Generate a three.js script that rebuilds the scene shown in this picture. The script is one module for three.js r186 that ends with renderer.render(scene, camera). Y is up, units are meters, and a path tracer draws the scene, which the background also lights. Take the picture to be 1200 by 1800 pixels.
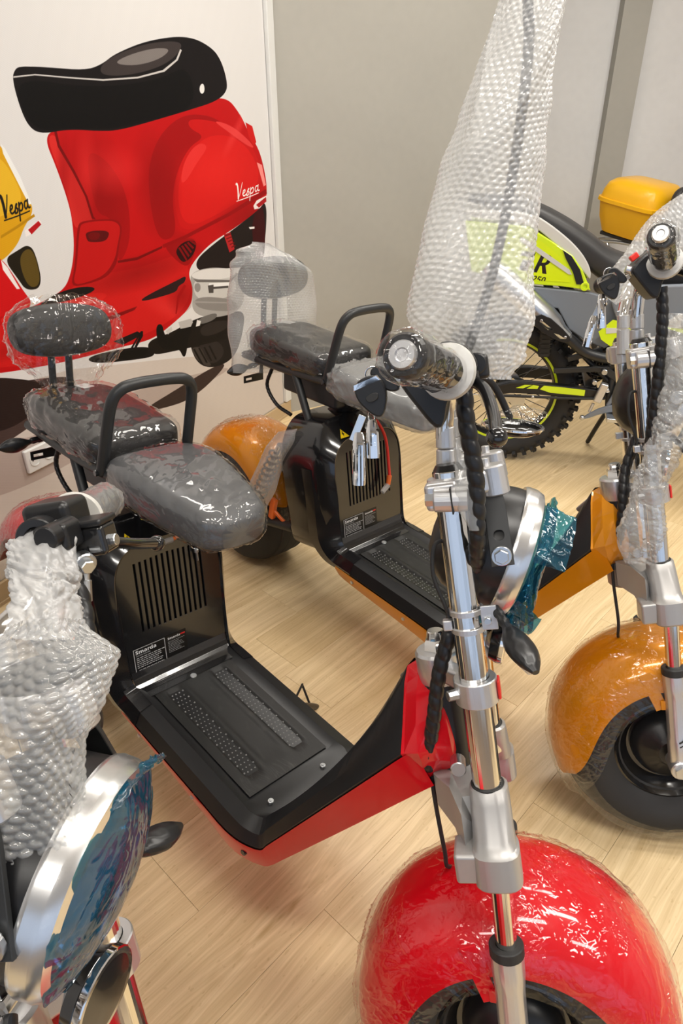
import * as THREE from 'three';
import { RoundedBoxGeometry } from 'three/addons/geometries/RoundedBoxGeometry.js';
import { mergeGeometries, mergeVertices, toCreasedNormals } from 'three/addons/utils/BufferGeometryUtils.js';
import { ImprovedNoise } from 'three/addons/math/ImprovedNoise.js';
import { RectAreaLightUniformsLib } from 'three/addons/lights/RectAreaLightUniformsLib.js';

// ------------------------------------------------------------------ camera, sky, lights, exposure
const scene = new THREE.Scene();
const camera = new THREE.PerspectiveCamera(73.74, 1200 / 1800, 0.05, 60);
camera.position.set(0, 1.43, 0);
camera.rotation.set(THREE.MathUtils.degToRad(-30.5), 0, THREE.MathUtils.degToRad(-0.5), 'YXZ');
const renderer = new THREE.WebGLRenderer({ antialias: true });
renderer.toneMapping = THREE.LinearToneMapping;
renderer.toneMappingExposure = 1.0;
renderer.shadowMap.enabled = true;
scene.background = new THREE.Color().setRGB(0.6, 0.74, 0.98);
RectAreaLightUniformsLib.init();
const CEIL = 2.95;
// ceiling panels [x, z, sizeX, sizeZ, radiance]
const PANELS = [[1.5, -3.0, 1.2, 0.3, 28], [1.8, -1.2, 1.2, 0.3, 34], [-0.25, -2.55, 1.2, 0.3, 11], [0.3, -0.3, 1.2, 0.3, 22], [2.2, 0.8, 1.2, 0.3, 26], [-0.9, 1.2, 1.2, 0.3, 20]];

// ------------------------------------------------------------------ helpers
const V = (x, y, z) => new THREE.Vector3(x, y, z);
const A3 = (a) => V(a[0], a[1], a[2]);
const D2R = Math.PI / 180;
const noise = new ImprovedNoise();
const nz = (x, y, z = 0) => noise.noise(x + 131.3, y + 57.7, z + 211.1);
let seed = 7;
const rnd = () => { seed = (seed * 1664525 + 1013904223) >>> 0; return seed / 4294967296; };
const rr = (a, b) => a + (b - a) * rnd();
const taken = {};
function numbered(n) { const k = taken[n] = (taken[n] ?? -1) + 1; return k ? `${n}_${String(k).padStart(3, '0')}` : n; }
function norm(g) {
  if (g.index) g = g.toNonIndexed();
  if (!g.attributes.uv) g.setAttribute('uv', new THREE.BufferAttribute(new Float32Array(g.attributes.position.count * 2), 2));
  if (!g.attributes.normal) g.computeVertexNormals();
  for (const k of Object.keys(g.attributes)) if (!['position', 'normal', 'uv'].includes(k)) g.deleteAttribute(k);
  g.morphAttributes = {}; g.clearGroups();
  return g;
}
function mesh(name, geos, mat, parent, M) {
  let g = Array.isArray(geos) ? (geos.length > 1 ? mergeGeometries(geos.map(norm)) : norm(geos[0])) : geos;
  if (M) { g = g.clone(); g.applyMatrix4(M); }
  const m = new THREE.Mesh(g, mat); m.castShadow = m.receiveShadow = true; m.name = name;
  if (parent) parent.add(m);
  return m;
}
function thing(name, label, category, group) {
  const o = new THREE.Group(); o.name = numbered(name); scene.add(o); o.userData = { label, category };
  if (group) o.userData.group = group; return o;
}
function single(name, geos, mat, label, category, group, M) {
  const m = mesh(numbered(name), geos, mat, scene, M); m.userData = { label, category }; if (group) m.userData.group = group; return m;
}
function struct(name, geos, mat) { const m = mesh(name, geos, mat, scene); m.userData.kind = 'structure'; return m; }
function part(name, geos, mat, parent, M) { return mesh(name, geos, mat, parent, M); }
const UP = V(0, 1, 0);
function orient(g, o, axis) { g.applyQuaternion(new THREE.Quaternion().setFromUnitVectors(UP, axis.clone().normalize())); g.translate(o.x, o.y, o.z); return g; }
function lathe(prof, o, axis, seg = 24, crease = 0.6) {
  let g = new THREE.LatheGeometry(prof.map((p) => new THREE.Vector2(Math.max(p[0], 1e-5), p[1])), seg);
  g = toCreasedNormals(g, crease);
  return orient(g, A3(o), A3(axis));
}
function cyl(a, b, r0, r1 = r0, seg = 18) {
  a = A3(a); b = A3(b); const h = a.distanceTo(b), e = Math.min(r0, r1, h) * 0.12;
  return lathe([[0, 0], [r0 - e, 0], [r0, e], [r1, h - e], [r1 - e, h], [0, h]], [a.x, a.y, a.z], [b.x - a.x, b.y - a.y, b.z - a.z], seg);
}
function ringG(o, axis, ro, ri, h, seg = 28) { const e = Math.min(h, ro - ri) * 0.15; return lathe([[ri, -h / 2], [ro - e, -h / 2], [ro, -h / 2 + e], [ro, h / 2 - e], [ro - e, h / 2], [ri, h / 2], [ri, -h / 2]], o, axis, seg); }
function ball(o, r, sx = 1, sy = 1, sz = 1, n = 16) { const g = new THREE.SphereGeometry(r, n, Math.ceil(n * 0.7)); g.scale(sx, sy, sz); g.translate(...o); return g; }
function tube(pts, r, rad = 12, per = 8, tension = 0.5) {
  const c = new THREE.CatmullRomCurve3(pts.map(A3), false, 'catmullrom', tension);
  const g = new THREE.TubeGeometry(c, Math.max(2, (pts.length - 1) * per), r, rad, false);
  return [g, ball(pts[0], r, 1, 1, 1, 10), ball(pts[pts.length - 1], r, 1, 1, 1, 10)];
}
function rbox(w, h, d, r, at = [0, 0, 0], rot) { const g = new RoundedBoxGeometry(w, h, d, 2, Math.min(r, w / 2.01, h / 2.01, d / 2.01)); if (rot) g.applyMatrix4(new THREE.Matrix4().makeRotationFromEuler(new THREE.Euler(...rot))); g.translate(...at); return g; }
function bar(a, b, w, t, upv = [0, 1, 0]) { // flat bar between two points
  a = A3(a); b = A3(b); const d = b.clone().sub(a), L = d.length(), x = d.normalize(), z = x.clone().cross(A3(upv)).normalize(), y = z.clone().cross(x);
  const g = rbox(L, t, w, Math.min(t, w) * 0.2); const m = new THREE.Matrix4().makeBasis(x, y, z); m.setPosition(a.add(b).multiplyScalar(0.5)); g.applyMatrix4(m); return g;
}
function surf(fn, nu, nv) { // fn(u,v) -> Vector3
  const pos = [], uv = [], idx = [];
  for (let i = 0; i <= nu; i++) for (let j = 0; j <= nv; j++) { const p = fn(i / nu, j / nv); pos.push(p.x, p.y, p.z); uv.push(i / nu, j / nv); }
  for (let i = 0; i < nu; i++) for (let j = 0; j < nv; j++) { const a = i * (nv + 1) + j, b = a + nv + 1; idx.push(a, b, a + 1, b, b + 1, a + 1); }
  const g = new THREE.BufferGeometry(); g.setAttribute('position', new THREE.Float32BufferAttribute(pos, 3)); g.setAttribute('uv', new THREE.Float32BufferAttribute(uv, 2)); g.setIndex(idx); g.computeVertexNormals(); return g;
}
function loft(rings, { close = true, caps = true, crease = 0.7 } = {}) { // rings: arrays of [x,y,z]
  const n = rings[0].length, pos = [], idx = [], uv = [];
  rings.forEach((r, i) => r.forEach((p, j) => { pos.push(...p); uv.push(i / (rings.length - 1), j / n); }));
  const m = close ? n : n - 1;
  for (let i = 0; i < rings.length - 1; i++) for (let j = 0; j < m; j++) { const a = i * n + j, b = i * n + (j + 1) % n, c = a + n, d = b + n; idx.push(a, c, b, b, c, d); }
  if (caps && close) for (const [k, f] of [[0, 1], [rings.length - 1, 0]]) {
    const c = rings[k].reduce((s, p) => [s[0] + p[0] / n, s[1] + p[1] / n, s[2] + p[2] / n], [0, 0, 0]), ci = pos.length / 3; pos.push(...c); uv.push(0, 0);
    for (let j = 0; j < n; j++) { const a = k * n + j, b = k * n + (j + 1) % n; f ? idx.push(ci, a, b) : idx.push(ci, b, a); }
  }
  let g = new THREE.BufferGeometry(); g.setAttribute('position', new THREE.Float32BufferAttribute(pos, 3)); g.setAttribute('uv', new THREE.Float32BufferAttribute(uv, 2)); g.setIndex(idx);
  g = toCreasedNormals(g, crease); return g;
}
const chaikin = (pts, it = 2, q = 0.25) => { for (let k = 0; k < it; k++) { const o = []; pts.forEach((p, i) => { const b = pts[(i + 1) % pts.length]; o.push(p.map((x, d) => x * (1 - q) + b[d] * q), p.map((x, d) => x * q + b[d] * (1 - q))); }); pts = o; } return pts; };
const lerp = (a, b, t) => a + (b - a) * t;
const mix3 = (a, b, t) => a.map((x, i) => lerp(x, b[i], t));
const clamp = (x, a, b) => Math.min(b, Math.max(a, x));
const sstep = (a, b, x) => { const t = clamp((x - a) / (b - a), 0, 1); return t * t * (3 - 2 * t); };
// crumple: real wrinkles pressed into a sheet
function crumple(g, amp, f, off = 0, st = [1, 1, 1]) {
  if (!g.index) { g.deleteAttribute('normal'); g = mergeVertices(g, 1e-5); g.computeVertexNormals(); }
  const p = g.attributes.position, n = g.attributes.normal, o = new Float32Array(p.count * 3);
  for (let i = 0; i < p.count; i++) {
    const x = p.getX(i) * f * st[0], y = p.getY(i) * f * st[1], z = p.getZ(i) * f * st[2];
    const w = nz(x * 0.5, y * 0.5, z * 0.5) * 1.5;
    const a = Math.max(0, 1 - Math.abs(nz(x + w, y - w, z + w)) * 3.2), b = Math.max(0, 1 - Math.abs(nz(x * 2.3 - w, y * 2.3, z * 2.3 + w)) * 3), c = nz(x * 0.7, y * 0.7, z * 0.7 + 9), e = Math.max(0, 1 - Math.abs(nz(x * 5.1 + w, y * 5.1, z * 5.1)) * 3.5), q = 0.35 + 0.65 * sstep(-0.15, 0.25, nz(x * 0.33 + 7, y * 0.33, z * 0.33));
    const d = off + amp * (0.55 * a * a * q + 0.3 * b * b * q + 0.5 * c + 0.12 * e * e * q);
    o[3 * i] = p.getX(i) + n.getX(i) * d; o[3 * i + 1] = p.getY(i) + n.getY(i) * d; o[3 * i + 2] = p.getZ(i) + n.getZ(i) * d;
  }
  const h = new THREE.BufferGeometry(); h.setAttribute('position', new THREE.BufferAttribute(o, 3)); if (g.attributes.uv) h.setAttribute('uv', g.attributes.uv); if (g.index) h.setIndex(g.index); h.computeVertexNormals(); return h;
}
const bub = (a, b, pitch) => { // height of a bubble sheet, 0..1
  const row = pitch * 0.866, r = pitch * 0.46; let best = 9;
  const k = Math.floor(b / row);
  for (let q = k; q <= k + 1; q++) { const ox = (q & 1) ? pitch / 2 : 0, m = Math.round((a - ox) / pitch); best = Math.min(best, Math.hypot(a - ox - m * pitch, b - q * row)); }
  return best < r ? Math.sqrt(1 - (best / r) ** 2) : 0;
};
// a bag or sleeve of bubble sheet: centre line, half widths along W and half thickness along T
function bubbleBag({ c, W, T, w, t, pitch = 0.0095, h = 0.0028, cell = 0.0021, fold = 0.006, sq = 2.6, s = 0 }) {
  const cc = new THREE.CatmullRomCurve3(c.map(A3)), L = cc.getLength(), nu = Math.round(L / cell), wmax = Math.max(...w.map((q) => q[1]));
  const at = (tab, u) => { let i = 0; while (i < tab.length - 2 && u > tab[i + 1][0]) i++; const k = clamp((u - tab[i][0]) / (tab[i + 1][0] - tab[i][0]), 0, 1); return lerp(tab[i][1], tab[i + 1][1], k * k * (3 - 2 * k)); };
  const nv = Math.round(wmax * 4.2 / cell), Wv = A3(W).normalize(), Tv = A3(T).normalize(), pts = [];
  for (let i = 0; i <= nu; i++) pts.push(cc.getPointAt(i / nu));
  return surf((u, v) => {
    const p = pts[Math.round(u * nu)], a = v * Math.PI * 2, hw = at(w, u), ht = at(t, u), ca = Math.cos(a), sa = Math.sin(a);
    const k = (Math.abs(ca) ** sq + Math.abs(sa) ** sq) ** (-1 / sq);
    const x0 = ca * k * hw, y0 = sa * k * ht, l = u * L;
    const fw = fold * (nz(x0 * 14 + s, l * 9, sa * 1.2) + 0.7 * (1 - 2 * Math.abs(nz(x0 * 22 - s, l * 7 + sa, 3.3))));
    const B = h * bub(v * wmax * 4.2 + nz(l * 6, v * 5, s) * 0.01, l + nz(v * 6, l * 9, s + 4) * 0.012, pitch);
    const ex = 1 + (fw + B) / Math.max(hw, 0.02), ey = 1 + (fw * 1.6 + B) / Math.max(ht, 0.012);
    return p.clone().addScaledVector(Wv, x0 * ex).addScaledVector(Tv, y0 * ey);
  }, nu, nv);
}
function hose(pts, r, pitch = 0.016, depth = 0.16, rad = 14) { // spiral wrapped cable
  const c = new THREE.CatmullRomCurve3(pts.map(A3)), L = c.getLength(), nu = Math.round(L / (pitch / 9)), fr = c.computeFrenetFrames(nu, false), P = [];
  for (let i = 0; i <= nu; i++) P.push(c.getPointAt(i / nu));
  return surf((u, v) => {
    const i = Math.round(u * nu), a = v * Math.PI * 2, ph = ((u * L / pitch + v) % 1 + 1) % 1, k = 1 - depth + depth * Math.pow(Math.sin(Math.PI * clamp(ph, 0, 1)), 0.5);
    return P[i].clone().addScaledVector(fr.normals[i], Math.cos(a) * r * k).addScaledVector(fr.binormals[i], Math.sin(a) * r * k);
  }, nu, rad);
}
function extrude(pts, depth, bevel = 0.002, holes = [], seg = 1) { // pts in 2D, extruded along +z from 0
  const s = new THREE.Shape(pts.map((p) => new THREE.Vector2(p[0], p[1])));
  for (const h of holes) s.holes.push(new THREE.Path(h.map((p) => new THREE.Vector2(p[0], p[1]))));
  return new THREE.ExtrudeGeometry(s, { depth, bevelEnabled: bevel > 0, bevelThickness: bevel, bevelSize: bevel, bevelOffset: -bevel, bevelSegments: seg, curveSegments: 8 });
}
const basis = (x, y, z, o) => { const m = new THREE.Matrix4().makeBasis(A3(x).normalize(), A3(y).normalize(), A3(z).normalize()); m.setPosition(A3(o)); return m; };
function canvasTex(w, h, draw) { const c = document.createElement('canvas'); c.width = w; c.height = h; draw(c.getContext('2d'), w, h); const t = new THREE.CanvasTexture(c); t.colorSpace = THREE.SRGBColorSpace; t.magFilter = THREE.LinearFilter; return t; }
function dataTex(w, h, fn, srgb = true) {
  const d = new Uint8Array(w * h * 4);
  for (let y = 0; y < h; y++) for (let x = 0; x < w; x++) { const c = fn(x / w, y / h), i = (y * w + x) * 4; d[i] = clamp(c[0], 0, 1) * 255; d[i + 1] = clamp(c[1], 0, 1) * 255; d[i + 2] = clamp(c[2], 0, 1) * 255; d[i + 3] = 255; }
  const t = new THREE.DataTexture(d, w, h); t.magFilter = THREE.LinearFilter; t.wrapS = t.wrapT = THREE.RepeatWrapping; if (srgb) t.colorSpace = THREE.SRGBColorSpace; t.needsUpdate = true; return t;
}

// ------------------------------------------------------------------ materials
const lin = (r, g, b) => new THREE.Color().setRGB(r, g, b);
const phys = (o) => new THREE.MeshPhysicalMaterial({ side: THREE.DoubleSide, ...o });
const scuff = dataTex(512, 512, (u, v) => {
  let k = 0; const a = nz(u * 9, v * 9), s = 1 - Math.abs(nz(u * 60 + a * 3, v * 7)) * 9, b = nz(u * 4 + 3, v * 4), c = nz(u * 90, v * 90);
  if (s > 0 && b > 0.05) k += s * b * 0.5; k += Math.max(0, nz(u * 14, v * 14, 5) - 0.25) * 0.35 + c * 0.02;
  const q = 0.09 + k * 0.35; return [q, q * 0.985, q * 0.95];
});
const metalGrain = dataTex(256, 256, (u, v) => { const q = 0.5 + 0.5 * nz(u * 120, v * 4) + 0.2 * nz(u * 40, v * 40); return [q, q, q]; }, false);
const M = {
  blackGloss: phys({ color: lin(0.009, 0.009, 0.010), roughness: 0.16, clearcoat: 0.6, clearcoatRoughness: 0.06 }),
  blackSatin: phys({ color: lin(0.010, 0.010, 0.011), roughness: 0.36 }),
  blackMatte: phys({ color: lin(0.018, 0.018, 0.018), roughness: 0.6 }),
  deck: phys({ color: 0xffffff, map: scuff, roughness: 0.5 }),
  powder: phys({ color: lin(0.02, 0.021, 0.022), roughness: 0.42 }),
  rubber: phys({ color: lin(0.02, 0.02, 0.021), roughness: 0.72 }),
  chrome: phys({ color: lin(0.78, 0.77, 0.75), metalness: 1, roughness: 0.12 }),
  mirrorChrome: phys({ color: lin(0.86, 0.86, 0.86), metalness: 1, roughness: 0.04 }),
  alu: phys({ color: lin(0.66, 0.66, 0.67), metalness: 0.85, roughness: 0.36, bumpMap: metalGrain, bumpScale: 0.0001 }),
  cast: phys({ color: lin(0.42, 0.41, 0.40), metalness: 0.55, roughness: 0.4 }),
  rim: phys({ color: lin(0.72, 0.72, 0.72), metalness: 0.9, roughness: 0.26 }),
  zinc: phys({ color: lin(0.6, 0.62, 0.64), metalness: 1, roughness: 0.3 }),
  red: phys({ color: lin(0.64, 0.004, 0.012), roughness: 0.3, specularIntensity: 0.3, clearcoat: 0.7, clearcoatRoughness: 0.04 }),
  orange: phys({ color: lin(0.64, 0.235, 0.004), roughness: 0.32, metalness: 0.2, specularIntensity: 0.4, clearcoat: 0.7, clearcoatRoughness: 0.04 }),
  seat: phys({ color: lin(0.022, 0.021, 0.021), roughness: 0.5 }),
  seatGrey: phys({ color: lin(0.085, 0.086, 0.09), roughness: 0.45 }),
  film: phys({ color: lin(0.96, 0.96, 0.96), transmission: 1, thickness: 0, roughness: 0.06, ior: 1.5, specularIntensity: 1 }),
  filmHazy: phys({ color: lin(0.86, 0.86, 0.85), transmission: 0.8, thickness: 0, roughness: 0.16, ior: 1.5 }),
  filmWhite: phys({ color: lin(0.82, 0.82, 0.82), transmission: 0.6, thickness: 0, roughness: 0.3 }),
  filmBlue: phys({ color: lin(0.06, 0.32, 0.50), transmission: 0.88, thickness: 0, roughness: 0.08, ior: 1.5 }),
  bubble: phys({ color: lin(0.92, 0.92, 0.91), transmission: 0.76, thickness: 0, roughness: 0.08, ior: 1.5 }),
  bubbleDouble: phys({ color: lin(0.92, 0.92, 0.91), transmission: 0.69, thickness: 0, roughness: 0.09, ior: 1.5 }),
  plasticWhite: phys({ color: lin(0.72, 0.72, 0.7), roughness: 0.4 }),
  orangePlastic: phys({ color: lin(0.85, 0.16, 0.02), roughness: 0.35 }),
  redPlastic: phys({ color: lin(0.75, 0.03, 0.02), roughness: 0.35 }),
  clearPlastic: phys({ color: lin(0.9, 0.88, 0.86), transmission: 0.7, thickness: 0, roughness: 0.2 }),
  lampGlass: phys({ color: lin(0.9, 0.95, 1), transmission: 0.9, thickness: 0, roughness: 0.03 }),
  dotGlintGrey: phys({ color: lin(0.19, 0.19, 0.185), roughness: 0.4 }),  // grip dots: highlights on the black plastic painted in as lighter grey
  lime: phys({ color: lin(0.62, 0.80, 0.01), roughness: 0.3, clearcoat: 0.6 }),
  yellow: phys({ color: lin(0.80, 0.42, 0.008), roughness: 0.32 }),
  greyPlastic: phys({ color: lin(0.17, 0.19, 0.22), roughness: 0.45 }),
  whitePlastic: phys({ color: lin(0.58, 0.57, 0.54), roughness: 0.4 }),
  amber: phys({ color: lin(0.9, 0.28, 0.0), roughness: 0.15, clearcoat: 1 }),
};

// ------------------------------------------------------------------ the room
const paint = (r, g, b, s = 0.012) => { // painted plaster with faint roller mottling
  const t = dataTex(256, 256, (u, v) => { const q = 1 - 0.02 * (0.5 + nz(u * 6, v * 6)) + s * nz(u * 50, v * 50); return [q, q, q]; });
  t.repeat.set(0.5, 0.5); return phys({ color: lin(r, g, b), map: t, roughness: 0.7 });
};
M.wallWhite = paint(0.72, 0.715, 0.71); M.wallBeige = paint(0.40, 0.385, 0.345); M.ceiling = paint(0.6, 0.6, 0.59);
function slab(a, b, h, th, y0 = 0) { // vertical slab whose room face runs from a to b, thickness to the left of a->b
  const L = Math.hypot(b[0] - a[0], b[1] - a[1]), dx = (b[0] - a[0]) / L, dz = (b[1] - a[1]) / L;
  const g = new THREE.BoxGeometry(L, h, th); const uv = g.attributes.uv; for (let i = 0; i < uv.count; i++) uv.setXY(i, uv.getX(i) * L, uv.getY(i) * h);
  g.translate(L / 2, y0 + h / 2, -th / 2); g.applyMatrix4(new THREE.Matrix4().makeBasis(V(dx, 0, dz), V(0, 1, 0), V(-dz, 0, dx))); g.translate(a[0], 0, a[1]); return g;
}
const WA = [-1.158, -1.84], WD = [0.46411, -0.88578], WL = 1.8853, WB = [-0.283, -3.51], WE = [1.12, -4.3];
const WS = [WA[0] - 6 * WD[0], WA[1] - 6 * WD[1]]; // where the poster wall starts, behind the camera
struct('wall_left', [slab(WS, [WB[0] + 0.1 * WD[0], WB[1] + 0.1 * WD[1]], CEIL, 0.15)], M.wallWhite);
struct('wall_back', [slab(WB, WE, CEIL, 0.2), slab(WE, [WE[0], -4.9], CEIL, 0.15)], M.wallBeige);
struct('wall_far', [slab([WE[0] - 0.15, -4.9], [4.6, -4.9], CEIL, 0.15)], M.wallWhite);
struct('trim_1', [slab([1.64, -4.82], [1.8, -4.82], CEIL, 0.08)], M.wallBeige);
struct('wall_right', [slab([4.6, -5], [4.6, 3.6], CEIL, 0.15)], M.wallWhite);
{ // street side wall behind the camera with the shop window
  const z = 3.47, x0 = 4.6, x1 = -4.1, wx0 = 3.9, wx1 = -2.6, yb = 0.12, yt = 2.55;
  struct('wall_street', [slab([x0, z], [wx0, z], CEIL, 0.15), slab([wx1, z], [x1, z], CEIL, 0.15), slab([wx0, z], [wx1, z], yb, 0.15), slab([wx0, z], [wx1, z], CEIL - yt, 0.15, yt)], M.wallWhite);
  const w = struct('window_1', [rbox(wx0 - wx1, 0.06, 0.07, 0.008, [(wx0 + wx1) / 2, yb + 0.03, z + 0.06]), rbox(wx0 - wx1, 0.06, 0.07, 0.008, [(wx0 + wx1) / 2, yt - 0.03, z + 0.06]), ...[0, 1, 2, 3, 4].map((i) => rbox(0.06, yt - yb, 0.07, 0.008, [lerp(wx1 + 0.03, wx0 - 0.03, i / 4), (yt + yb) / 2, z + 0.06]))], M.blackMatte);
  for (let i = 0; i < 4; i++) part('pane', [rbox((wx0 - wx1 - 0.06) / 4 - 0.06, yt - yb - 0.12, 0.006, 0.001, [lerp(wx1 + 0.03, wx0 - 0.03, (i + 0.5) / 4), (yt + yb) / 2, z + 0.06])], phys({ color: 0xffffff, transmission: 1, thickness: 0, roughness: 0.01 }), w);
}
{ const g = new THREE.BoxGeometry(9.4, 0.1, 9.2); g.translate(0.4, CEIL + 0.05, -0.8); struct('ceiling', [g], M.ceiling); }
for (const [x, z, a, b, L] of PANELS) {
  const t = thing('ceiling_light', 'flat white ceiling lamp panel above the showroom', 'lamp', 'ceiling lamp panels');
  part('frame', [rbox(a + 0.03, 0.03, b + 0.03, 0.005, [x, CEIL - 0.016, z])], M.whitePlastic, t);
  part('diffuser', [rbox(a, 0.012, b, 0.004, [x, CEIL - 0.034, z])], new THREE.MeshStandardMaterial({ color: 0xffffff, emissive: lin(1, 0.96, 0.89), emissiveIntensity: 6 }), t);
  const l = new THREE.RectAreaLight(lin(1, 0.955, 0.885), L, a, b); l.position.set(x, CEIL - 0.045, z); l.rotation.x = -Math.PI / 2; scene.add(l);
}
// floor: long planks, 0.187 m wide, running away to the right
{
  const g = new THREE.BoxGeometry(9.4, 0.1, 9.2); g.translate(0.4, -0.0592, -0.8);
  const fl = struct('floor', [g], phys({ color: lin(0.3, 0.21, 0.13), roughness: 0.8 }));
  const tex = [];
  for (let k = 0; k < 7; k++) {
    const kx = rr(0.2, 0.8), ky = rr(0.25, 0.75), kn = k % 2 === 0, o = k * 17.3, tone = rr(-0.025, 0.03);
    tex.push(dataTex(1024, 150, (u, v) => {
      const x = u * 1.28, y = v * 0.187; let f = 0;
      const dx = (x - kx * 1.28) / 0.16, dy = (y - ky * 0.187) / 0.03, r = Math.hypot(dx, dy);
      const warp = nz(x * 2.2 + o, y * 9) * 0.02 + nz(x * 6, y * 24 + o) * 0.006;
      const yy = y + warp + (kn ? 0.022 * Math.exp(-r * r * 0.7) * Math.sign(dy) : 0);
      f += 0.5 * nz(x * 1.4 + o, yy * 60) + 0.35 * nz(x * 3 + o, yy * 210) + 0.3 * nz(x * 14, yy * 520 + o);
      if (kn && r < 1.8) f += 0.5 * Math.sin(r * 16 + nz(x * 20, y * 40) * 2) * Math.exp(-r * 1.6) - 0.7 * Math.exp(-r * r * 14);
      const sp = nz(x * 60 + o, y * 160) > 0.52 ? -0.35 : 0, m = 0.5 * nz(x * 2 + o, y * 5 + 3);
      const q = f * 0.125 + sp * 0.12 + m * 0.06 + tone;
      return [0.862 + q, 0.762 + q * 1.12, 0.585 + q * 1.25];
    }));
  }
  const mats = tex.map((t) => phys({ color: 0xffffff, map: t, roughness: 0.42, clearcoat: 0.12, clearcoatRoughness: 0.35 }));
  const ux = [0.69, 0, -0.7238], nx = [0.7238, 0, 0.69], PW = 0.187, PL = 1.28, n0 = -0.7726;
  const fixed = { '-1': 0.371, '-3': 1.005, '-5': 1.299, '2': 1.073 };
  const geo = rbox(PL - 0.0005, 0.009, PW - 0.0005, 0.0007);
  { const p = geo.attributes.position, uv = geo.attributes.uv; for (let i = 0; i < p.count; i++) uv.setXY(i, p.getX(i) / PL + 0.5, p.getZ(i) / PW + 0.5); }
  const B = new THREE.Matrix4().makeBasis(V(...ux), V(0, 1, 0), V(...nx).multiplyScalar(1));
  const gl = geo.clone(); gl.applyMatrix4(B);
  let last = -1;
  for (let k = -32; k <= 19; k++) {
    const off = fixed[k] ?? rr(0, PL), nc = n0 + (k + 0.5) * PW;
    for (let j = -5; j <= 6; j++) {
      const uc = off + (j + 0.5) * PL, x = ux[0] * uc + nx[0] * nc, z = ux[2] * uc + nx[2] * nc;
      if (x < -2.3 || x > 3.4 || z < -5.2 || z > 0.7) continue;
      const side = (x - WA[0]) * -WD[1] + (z - WA[1]) * WD[0]; if (side < -0.75) continue;
      let i = Math.floor(rnd() * 7); if (i === last) i = (i + 3) % 7; last = i;
      const m = mesh('plank', gl, mats[i], fl); m.position.set(x, -0.0046, z); if (rnd() < 0.5) m.rotation.y = Math.PI;
    }
  }
  fl.children.forEach((m, i) => { m.name = i ? `plank_${String(i).padStart(3, '0')}` : 'plank'; });
}
// skirting below the poster wall
struct('baseboard_left', [(() => { const g = slab([WS[0], WS[1]], WB, 0.075, 0.014); g.translate(-WD[1] * 0.0145, 0, WD[0] * 0.0145); return g; })(), (() => { const g = slab([WS[0], WS[1]], WB, 0.012, 0.02); g.translate(-WD[1] * 0.0205, 0, WD[0] * 0.0205); return g; })()], phys({ color: lin(0.52, 0.38, 0.22), roughness: 0.45 }));
const wallPt = (s, y, o = 0) => [WA[0] + WD[0] * s - WD[1] * o, y, WA[1] + WD[1] * s + WD[0] * o];
const wallM = (s, y, o) => basis([WD[0], 0, WD[1]], [0, 1, 0], [-WD[1], 0, WD[0]], wallPt(s, y, o));
struct('trim_2', [(() => { const g = rbox(0.05, CEIL - 0.08, 0.022, 0.004, [0, CEIL / 2 + 0.04, 0.011]); g.applyMatrix4(wallM(WL - 0.026, 0, 0)); return g; })()], M.plasticWhite);
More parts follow.
